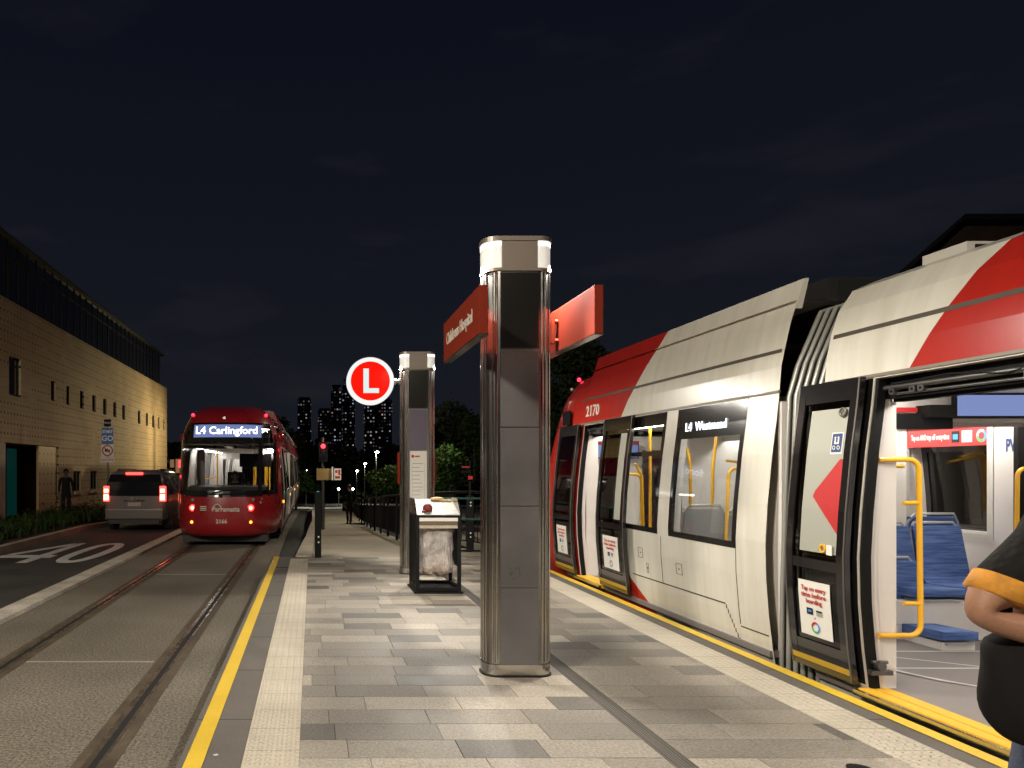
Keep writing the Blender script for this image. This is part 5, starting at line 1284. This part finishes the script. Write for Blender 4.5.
b = MB(); b.box(CL-1.0, CL+1.0, 15.95, 17.6, .10, .255); b.build('front_skirt', M['grille'], tl)
for s in (-1, 1):
    b = MB(); b.ball((CL+s*(1.33*WS+.03), 16.75 if s > 0 else 17.4, 2.58), .095, sc=(1, 1, 1.2), seg=10); b.build('side_camera', M['redtram'], tl)
# cab interior
b = MB(); b.prism([(16.05, .35), (16.05, 1.05), (16.35, 1.36), (16.75, 1.40), (16.8, .35)], 'x', CL-.95, CL+.95); b.build('dashboard', mat('dash_grey', (.10, .095, .085), .6), tl)
b = MB(); b.box(CL-.10, CL+.32, 17.20, 17.28, .9, 1.72, bev=.03); b.box(CL-.12, CL+.34, 16.95, 17.25, .80, .9, bev=.03); b.build('driver_seat', M['blackmetal'], tl)
opL = {-1: [], 1: []}
YM = [(17.6, 22.2), (22.7, 28.2), (28.7, 34.2), (34.7, 40.5)]
for i, (a, c) in enumerate(YM):
    win = [(a+.35, a+1.5, 1.15, 2.35), (a+1.9, a+3.1, .4, 2.35), (a+3.4, c-.35, 1.15, 2.35)] if i else [(a+.9, a+1.9, .4, 2.35), (a+2.3, c-.3, 1.15, 2.35)]
    ops = {-1: win, 1: win}
    b = MB(); shell(b, CL, WS, a, c, ops); body = b.build('body', M['redtram'] if i == 0 and False else M['sidegrey'] if 'sidegrey' in M else mat('side_silver', (.40, .34, .31), .3, coat=.4), tl)
    M['sidegrey'] = body.data.materials[0]
    if i < 2: interior(tl, CL, WS, a, c, ops, portal=(0 if i == 0 else 1, 1))
    for s in (-1, 1):
        for w_ in win: window(tl, CL, WS, s, *w_, M['tint'] if i < 2 else M['darkglass'], fr=.06)
    b = MB(); b.prism([(CL+x*WS, z) for z, x in fp], 'y', a+.3, c-.1); b.build('roof_fairing', M['redtram'] if i == 0 else M['sidegrey'], tl)
    each('side_stripe', M['redtram'], tl, [lambda b: skin(b, CL, WS, 1, a, c, 2.42, 3.0, .004, .006), lambda b: skin(b, CL, WS, 1, a, c, .16, .36, .004, .006)])
    if i:
        b = MB(); shell(b, CL, WS, YM[i-1][1], a, {}, off=.05); b.build('gangway', M['bellow'], tl)
    b = MB(); 
    for yy in ((a+.25,) if i else (a+.15,)): b.cyl((CL+1.42*WS-.02, yy, .95), (CL+1.42*WS+.012, yy, .95), .04)
    b.build('side_indicator', M['amber'], tl)
b = MB(); b.box(CL-1.2, CL+1.2, 17.6, 40.4, .05, .14); b.build('underframe', M['blackmetal'], tl)
for r_, pts_ in [(.022, [(CL-.55, 18.6, .35), (CL-.55, 18.6, 2.3)]), (.022, [(CL+.45, 18.6, .35), (CL+.45, 18.6, 2.3)]), (.02, [(CL-.55, 18.6, 1.6), (CL-1.1, 18.6, 1.45)]),
                 (.03, [(CL+.75, 19.6, .4), (CL+.72, 19.6, 2.2)]), (.025, [(CL+.3, 20.2, 1.1), (CL+.9, 20.2, 1.1)])]+[(.02, [(CL+.35+k*.12, 20.4+k*.3, 1.0), (CL+.35+k*.12, 20.4+k*.3, 1.9)]) for k in range(5)]:
    b = MB(); handrail(b, pts_, r_); b.build('grab_pole', M['yellowrail'], tl)
b = MB(); b.box(CL+.1, CL+.95, 18.2, 18.26, 1.85, 2.2); b.build('cab_header', M['blackmetal'], tl)
b = MB(); b.box(CL-.95, CL-.75, 17.7, 17.75, 1.2, 2.3); b.box(CL-1.1, CL+1.1, 16.5, 17.6, 2.40, 2.43); b.build('cab_lining', M['interior_grey'], tl)
# ================================================================ CARS
def car(name, x, y, base, label, bodycol, L_=4.6, W_=1.8, H_=1.72, lights=True):
    t = thing(name, (x, y, base), label, 'car', None)
    mb_ = mat(name+'_paint', bodycol, .3, .25, coat=.5)
    w = W_/2
    # sections: y offset, low half width, belt half width, roof half width, z belt, z roof
    S = [(0.00, w*.80, w*.86, w*.70, .98, 1.05), (.02, w*.90, w*.92, w*.74, 1.00, 1.20), (.06, w*.95, w*.96, w*.78, 1.0, 1.45), (.14, w*.98, w*.98, w*.80, 1.0, H_*.94), (.30, w, w, w*.81, 1.0, H_*.985),
         (1.2, w, w, w*.82, 1.0, H_), (2.3, w, w, w*.80, .98, H_*.985), (3.0, w, w, w*.76, .96, H_*.9), (3.55, w, w*.98, w*.78, .94, 1.12), (4.2, w*.97, w*.94, w*.8, .86, .98), (4.5, w*.90, w*.86, w*.7, .75, .84), (L_, w*.75, w*.7, w*.6, .6, .68)]
    rings = []
    for (dy, a, b_, c, zb, zr) in S:
        zl = .24
        half = [(0, zl), (a*.85, zl), (a*.97, zl+.10), (a, zl+.30), (b_, (zl+zb)/2+.15), (b_*.985, zb), ((b_+c)/2*.985, (zb+zr)/2), (c*1.0, zr-.07*(zr > 1.2)-.02), (c*.86, zr-.01), (0, zr)]
        rings.append([(x+s*px_, y+dy, base+z) for s, lst in ((1, half), (-1, half[::-1][1:-1])) for px_, z in lst])
    b = MB(); n = len(rings[0]); k = len(rings)
    fs = []; 
    for i in range(k-1):
        for j in range(n): fs.append((i*n+j, i*n+(j+1) % n, (i+1)*n+(j+1) % n, (i+1)*n+j))
    b.add([v for r_ in rings for v in r_], fs, 0, True); b.add(rings[0], [tuple(range(n))]); b.add(rings[-1], [tuple(range(n))])
    b.build('body', mb_, t, weld=True)
    yr = y-.012
    b = MB(); rw_ = [(.93, -.014, 1.02), (.91, -.002, 1.20), (.86, .03, 1.42), (.80, .095, H_*.92)]
    b.add([(x+sg*w*q[0], y+q[1]-.012, base+q[2]) for q in rw_ for sg in (-1, 1)], [(2*i, 2*i+1, 2*i+3, 2*i+2) for i in range(3)]); b.build('rear_window', M['darkglass'], t)
    for s in (-1, 1):
        b = MB()
        for (a, c) in ((.35, 1.35), (1.42, 2.3), (2.36, 3.0)):
            X0, X1 = x+s*(w*.99+.003), x+s*(w*.87+.006)
            b.quad((X0, y+a, base+1.04), (X0, y+c, base+1.04), (X1, y+c, base+H_*.88), (X1, y+a, base+H_*.88))
        b.build('side_window', M['darkglass'], t)
        b = MB(); b.box(x+s*(w-.09)-.085, x+s*(w-.09)+.085, y-.025, y+.10, base+.86, base+1.30, bev=.02); tlp = b.build('tail_light', M['taillow'] if 'taillow' in M else M['tail'], t)
        b = MB(); b.box(x+s*(w-.09)-.065, x+s*(w-.09)+.065, y-.032, y-.026, base+.90, base+1.06); b.box(x+s*(w-.09)-.06, x+s*(w-.09)+.06, y-.030, y-.026, base+1.12, base+1.22); b.build('brake_lamp', M['tailhot'], tlp)
        b = MB(); b.box(x+s*(w+.02), x+s*(w+.16), y+3.0, y+3.06, base+1.02, base+1.16, bev=.015); b.build('mirror', mb_, t)
        for dy in (.75, 3.65):
            b = MB(); b.cyl((x+s*(w-.20), y+dy, base+.32), (x+s*(w-.005), y+dy, base+.32), .32, n=24); wh = b.build('wheel', M['rubber'], t)
            b = MB(); b.cyl((x+s*(w-.004), y+dy, base+.32), (x+s*(w+.004), y+dy, base+.32), .2, n=16); b.build('rim', M['steel'], wh)
        b = MB(); b.box(x+s*.62-.02, x+s*.62+.02, y+.4, y+2.6, base+H_-.03, base+H_+.02); b.build('roof_rail', M['steel_dark'], t)
    b = MB(); b.box(x-w*.93, x+w*.93, y-.07, y+.1, base+.34, base+.66, bev=.05); bp = b.build('rear_bumper', mb_, t)
    b = MB(); b.box(x-w*.8, x+w*.8, y-.05, y+.2, base+.22, base+.335); b.build('lower_valance', M['rubber'], bp)
    b = MB(); b.box(x-.2, x+.2, y-.078, y-.071, base+.53, base+.63) if False else b.box(x-.19, x+.19, y-.022, y-.012, base+.72, base+.83); b.build('number_plate', M['kerb'], t)
    b = MB(); b.box(x-.3, x+.3, y-.035, y-.014, base+.87, base+.90); b.box(x-.16, x-.0, y-.03, y-.014, base+.905, base+.97, 0); b.build('tailgate_trim', M['steel'], t)
    b = MB(); b.box(x-.26, x+.22, y+.03, y+.11, base+H_*.915, base+H_*.955, bev=.008); b.build('high_brake_light', M['tailhot2'] if 'tailhot2' in M else M['tail'], t)
    b = MB(); b.tube([(x-.02, y-.01, base+1.04), (x+.35, y+.01, base+1.10)], .01, 5); b.build('rear_wiper', M['blackmetal'], t)
    if lights:
        for s in (-1, 1): lamp('tail_light_glow', 'POINT', (x+s*(w-.09), y-.15, base+1.0), 1.0, (1, .04, .02), .08)
    return t
car('silver_van', -5.12, 19.7, 0, 'silver people mover with bright red brake lights in the left lane', (.16, .14, .13), H_=1.78)
car('dark_car', -4.86, 26.2, gz(27.5), 'dark car braking ahead of the silver van, beside the red tram', (.10, .02, .02), H_=1.75, W_=1.85)

# ================================================================ PEOPLE
LEAN = [0.0]
class Warp:
    def __init__(s, m, z, k): s.m, s.z, s.k = m, z, k
    def __matmul__(s, v):
        q = s.m @ v; q.x += s.k*max(0, q.z-s.z); return q
def figure(name, joints, edges, label, mats, cat='person', loc=(0, 0, 0), rot=0, hair=None, face=None, sub=2):
    """joints: name -> (pos, radius, region); edges between names. Skin surface; materials by nearest bone region"""
    names = list(joints); idx = {k: i for i, k in enumerate(names)}
    Mx = Warp(Matrix.Translation(loc) @ Matrix.Rotation(rot, 4, 'Z'), loc[2]+1.22, LEAN[0])
    me = bpy.data.meshes.new(name); me.from_pydata([joints[k][0] for k in names], [(idx[a], idx[b_]) for a, b_ in edges], [])
    o = bpy.data.objects.new(name+'_tmp', me); COL.objects.link(o)
    md = o.modifiers.new('s', 'SKIN'); md.use_smooth_shade = True
    lay = me.skin_vertices[0].data
    for k in names:
        r_ = joints[k][1]; lay[idx[k]].radius = (r_, r_) if not isinstance(r_, tuple) else r_
    for k in names: lay[idx[k]].use_root = (k == 'pelvis')
    m2 = o.modifiers.new('u', 'SUBSURF'); m2.levels = sub; m2.render_levels = sub
    dg = bpy.context.evaluated_depsgraph_get(); res = bpy.data.meshes.new_from_object(o.evaluated_get(dg))
    bpy.data.objects.remove(o)
    segs = [(Vector(joints[a][0]), Vector(joints[b_][0]), joints[a][2], joints[b_][2]) for a, b_ in edges]
    regs = []
    for x in mats: 
        if x not in regs: regs.append(x)
    for mname in regs: res.materials.append(mats[mname])
    for p in res.polygons:
        c = p.center; best = (9, None)
        for a, b_, ra, rb_ in segs:
            d = b_-a; tt = max(0, min(1, (c-a).dot(d)/max(d.length_squared, 1e-9))); q = (c-(a+d*tt)).length
            if q < best[0]: best = (q, rb_ if tt > .5 else ra)
        p.material_index = regs.index(best[1]); p.use_smooth = True
    [setattr(v_, 'co', (Mx @ v_.co)-Vector(loc)) for v_ in res.vertices]
    ob = bpy.data.objects.new(name, res); COL.objects.link(ob); ob.location = loc; ORG[ob.name] = Vector(loc)
    tag(ob, label, cat)
    return ob, Mx
SK = mat('skin', (.33, .17, .105), .5, ns=9, na=.12, fine=140, fa=.08, bump=.25, bd=.002); BLK = mat('black_cotton', (.010, .009, .009), .9, ns=30, na=.3, fine=18, fa=.1, bump=.6, bd=.02, spec=.2); DEN = mat('dark_denim', (.045, .055, .095), .85, fine=120, fa=.3); HAIR = mat('dark_hair', (.015, .01, .008), .6)
ORA = mat('orange_cuff', (.55, .24, .03), .85, ns=40, na=.2, fine=25, fa=.1, bump=.3); SHO = mat('black_shoe', (.02, .02, .02), .5)
def person(name, label, loc, rot, h=1.72, pose='stand', mats=None, cuff=False, bag=False, stride=.0, seated=False, slim=1.0, sub=2):
    k = h/1.72; J = {}; E = []
    def j(n, p, r_, reg): J[n] = (tuple(c*k for c in p), tuple(q*k for q in r_) if isinstance(r_, tuple) else r_*k, reg)
    def e(*ns): 
        for a, b_ in zip(ns, ns[1:]): E.append((a, b_))
    # faces +Y (local), right = +X
    zp = .93
    wd = 1.15 if pose == 'bent' else 1.0; j('pelvis', (0, 0, zp), (.145*wd, .12*wd), 'top' if wd > 1 else 'legs'); j('waist', (0, .005, 1.06), (.135*wd*1.05, .10*wd), 'top'); j('chest', (0, .0, 1.27), (.155*wd, .115*wd), 'top'); j('collar', (0, -.01, 1.42), (.10, .075), 'top')
    j('neck', (0, 0, 1.485), .052, 'skin'); j('jaw', (0, .02, 1.55), (.062, .075), 'skin'); j('head', (0, .01, 1.625), (.074, .092), 'skin'); j('crown', (0, .0, 1.69), (.055, .07), 'skin')
    j('nose', (0, .112, 1.60), .012, 'skin')
    e('pelvis', 'waist', 'chest', 'collar', 'neck', 'jaw', 'head', 'crown'); e('head', 'nose')
    for s, S_ in ((-1, 'l'), (1, 'r')):
        j('sh'+S_, (s*.165, -.01, 1.385), .066, 'top'); e('collar', 'sh'+S_)
        if pose == 'bent' and s > 0:
            j('slv'+S_, (.225, -.055, 1.235), .064, 'top'); j('cuf'+S_, (.243, -.075, 1.185), .063, 'top'); j('cub'+S_, (.256, -.09, 1.155), .052, 'skin')
            j('elb'+S_, (.285, -.120, 1.10), .036, 'skin'); j('fa'+S_, (.235, .0, 1.07), .037, 'skin'); j('wr'+S_, (.17, .14, 1.03), .026, 'skin')
            e('sh'+S_, 'slv'+S_, 'cuf'+S_, 'cub'+S_, 'elb'+S_, 'fa'+S_, 'wr'+S_); hp, hd = Vector((.17, .14, 1.03)), Vector((-.55, .75, -.15)).normalized()
        elif seated:
            j('elb'+S_, (s*.23, .06, 1.12), .042, 'top'); j('wr'+S_, (s*.17, .30, 1.10), .028, 'skin'); e('sh'+S_, 'elb'+S_, 'wr'+S_); hp, hd = Vector((s*.17, .30, 1.10)), Vector((0, 1, -.1)).normalized()
        else:
            sw = stride*.35*s
            j('slv'+S_, (s*.20, sw*.1, 1.26), .052, 'top'); j('elb'+S_, (s*.225, sw*.3-.01, 1.11), .040, 'sleeve'); j('wr'+S_, (s*.23, sw*.7+.05, .88), .027, 'skin' ); e('sh'+S_, 'slv'+S_, 'elb'+S_, 'wr'+S_)
            hp, hd = Vector((s*.23, sw*.7+.05, .88)), Vector((0, .15, -1)).normalized()
        # hand: palm, thumb and four fingers
        side = Vector((0, 1, 0)) if abs(hd.y) < .6 else Vector((0, 0, 1)); 
        j('plm'+S_, tuple(hp+hd*.055), (.038, .020) , 'skin'); e('wr'+S_, 'plm'+S_)
        for f, (off, ln, rr_) in enumerate(((-.028, .068, .0085), (-.010, .080, .009), (.010, .085, .009), (.028, .078, .009))):
            a = hp+hd*.09+side*off; m_ = a+hd*ln*.55+Vector((-s*.008, 0, 0)); q = m_+hd*ln*.42+Vector((-s*.022, 0, 0))
            j('f%d%s0' % (f, S_), tuple(a), rr_, 'skin'); j('f%d%s1' % (f, S_), tuple(m_), rr_*.95, 'skin'); j('f%d%s2' % (f, S_), tuple(q), rr_*.8, 'skin'); e('plm'+S_, 'f%d%s0' % (f, S_), 'f%d%s1' % (f, S_), 'f%d%s2' % (f, S_))
        a = hp+hd*.045+side*.045; q = a+hd*.04+side*.012
        j('th'+S_, tuple(a), .011, 'skin'); j('tt'+S_, tuple(q), .009, 'skin'); e('plm'+S_, 'th'+S_, 'tt'+S_)
        if seated:
            j('hip'+S_, (s*.095, .05, zp-.02), .088, 'legs'); j('kn'+S_, (s*.12, .44, zp+.0), .062, 'legs'); j('an'+S_, (s*.12, .46, zp-.43), .042, 'legs'); j('toe'+S_, (s*.12, .60, zp-.46), .036, 'shoe'); e('pelvis', 'hip'+S_, 'kn'+S_, 'an'+S_, 'toe'+S_)
        else:
            st_ = stride*s
            j('hip'+S_, (s*.088, 0, zp-.08), .096, 'legs'); j('kn'+S_, (s*.10, st_*.22+.03*abs(stride), .49), .066, 'legs'); j('cf'+S_, (s*.10, st_*.30-.02, .32), .058, 'legs'); j('an'+S_, (s*.10, st_*.40-.03, .095), .043, 'legs'); j('hl'+S_, (s*.10, st_*.40-.055, .045), .038, 'shoe'); j('toe'+S_, (s*.115, st_*.40+.14, .035), .034, 'shoe')
            e('pelvis', 'hip'+S_, 'kn'+S_, 'cf'+S_, 'an'+S_, 'hl'+S_, 'toe'+S_)
    mm = dict(legs=DEN, top=BLK, skin=SK, cuff=ORA, sleeve=BLK, shoe=SHO); mm.update(mats or {})
    o, Mx = figure(name, J, E, label, mm, loc=loc, rot=rot, sub=sub)
    b = MB(); rr = random.Random(2); c = Vector((0, -.012, 1.655))*k
    bm = bmesh.new(); bmesh.ops.create_uvsphere(bm, u_segments=18, v_segments=12, radius=1)
    bmesh.ops.delete(bm, geom=[v for v in bm.verts if v.co.z < -.75+max(0, v.co.y)*1.5], context='VERTS')
    for v in bm.verts: v.co = Vector((v.co.x*.088*k, v.co.y*.106*k, v.co.z*.098*k))*(1+rr.uniform(-.02, .02))+c
    b.bm(bm, 0, True, Mx); b.build('hair', HAIR, o)
    b = MB()
    for s in (-1, 1): b.ball(tuple(Mx @ (Vector((s*.031, .088, 1.625))*k)), .009*k, seg=8)
    b.build('eyes', M['black'], o)
    b = MB(); 
    for s in (-1, 1): b.ball(tuple(Mx @ (Vector((s*.080, .0, 1.60))*k)), .024*k, sc=(.5, .9, 1.3), seg=8)
    b.ball(tuple(Mx @ (Vector((0, .098, 1.565))*k)), .016*k, sc=(1.3, .4, .3), seg=8); b.build('ears_and_mouth', SK, o)
    if cuff:
        b = MB(); A, C_ = Vector((.237, -.070, 1.20)), Vector((.251, -.085, 1.160)); D_ = (C_-A).normalized()
        b.tube([Mx @ p for p in (A-D_*.004, A, C_, C_+D_*.004)], [.058, .067, .068, .058], 24); b.build('sleeve_cuff', ORA, o)
    if bag:
        b = MB(); bm = bmesh.new(); bmesh.ops.create_uvsphere(bm, u_segments=36, v_segments=24, radius=1)
        sp_ = lambda t_, n_: math.copysign(abs(t_)**n_, t_)
        for v in bm.verts: v.co = Vector((sp_(v.co.x, .7)*.075, sp_(v.co.y, .7)*.16, sp_(v.co.z, .75)*.16))*(1+.03*math.sin(v.co.y*9+v.co.z*7))
        bmesh.ops.translate(bm, vec=(.19, .03, .95), verts=bm.verts); b.bm(bm, 0, True, Mx)
        s_ = MB(); s_.tube([Mx @ Vector(p) for p in ((.19, -.08, 1.05), (.17, -.09, 1.25), (.12, -.05, 1.44), (-.05, .11, 1.36), (-.14, .13, 1.1), (.12, .14, 1.0))], .014, 6)
        bo = b.build('shoulder_bag', mat('black_bag', (.009, .008, .008), .85, spec=.15), None); tag(bo, 'black shoulder bag carried at the hip of the passenger on the right edge', 'bag')
        s_.build('strap', M['blackmetal'], bo)
    return o
LEAN[0] = .5
person('person', 'passenger in black shirt with orange cuffs and jeans at the right edge of the photo', (1.935, 1.76, .306), R(-143), 1.74, 'bent', cuff=True, bag=True, stride=.35, sub=3)
LEAN[0] = 0.0
Yp = 29.8; person('person', 'pedestrian in dark clothes standing on the ramp path', (px(349, Yp), Yp, rz(Yp)), R(12), 1.70, mats=dict(legs=mat('dark_trousers', (.012, .012, .014), .9)), stride=.25, sub=1)
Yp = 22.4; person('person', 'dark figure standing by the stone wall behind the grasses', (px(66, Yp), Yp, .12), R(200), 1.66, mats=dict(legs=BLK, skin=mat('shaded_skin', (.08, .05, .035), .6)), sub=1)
person('person', 'driver seated at the controls of the red tram', (CL+.12, 16.98, .0), R(180), 1.72, mats=dict(legs=BLK, skin=mat('driver_skin', (.12, .07, .05), .6)), seated=True, sub=1)
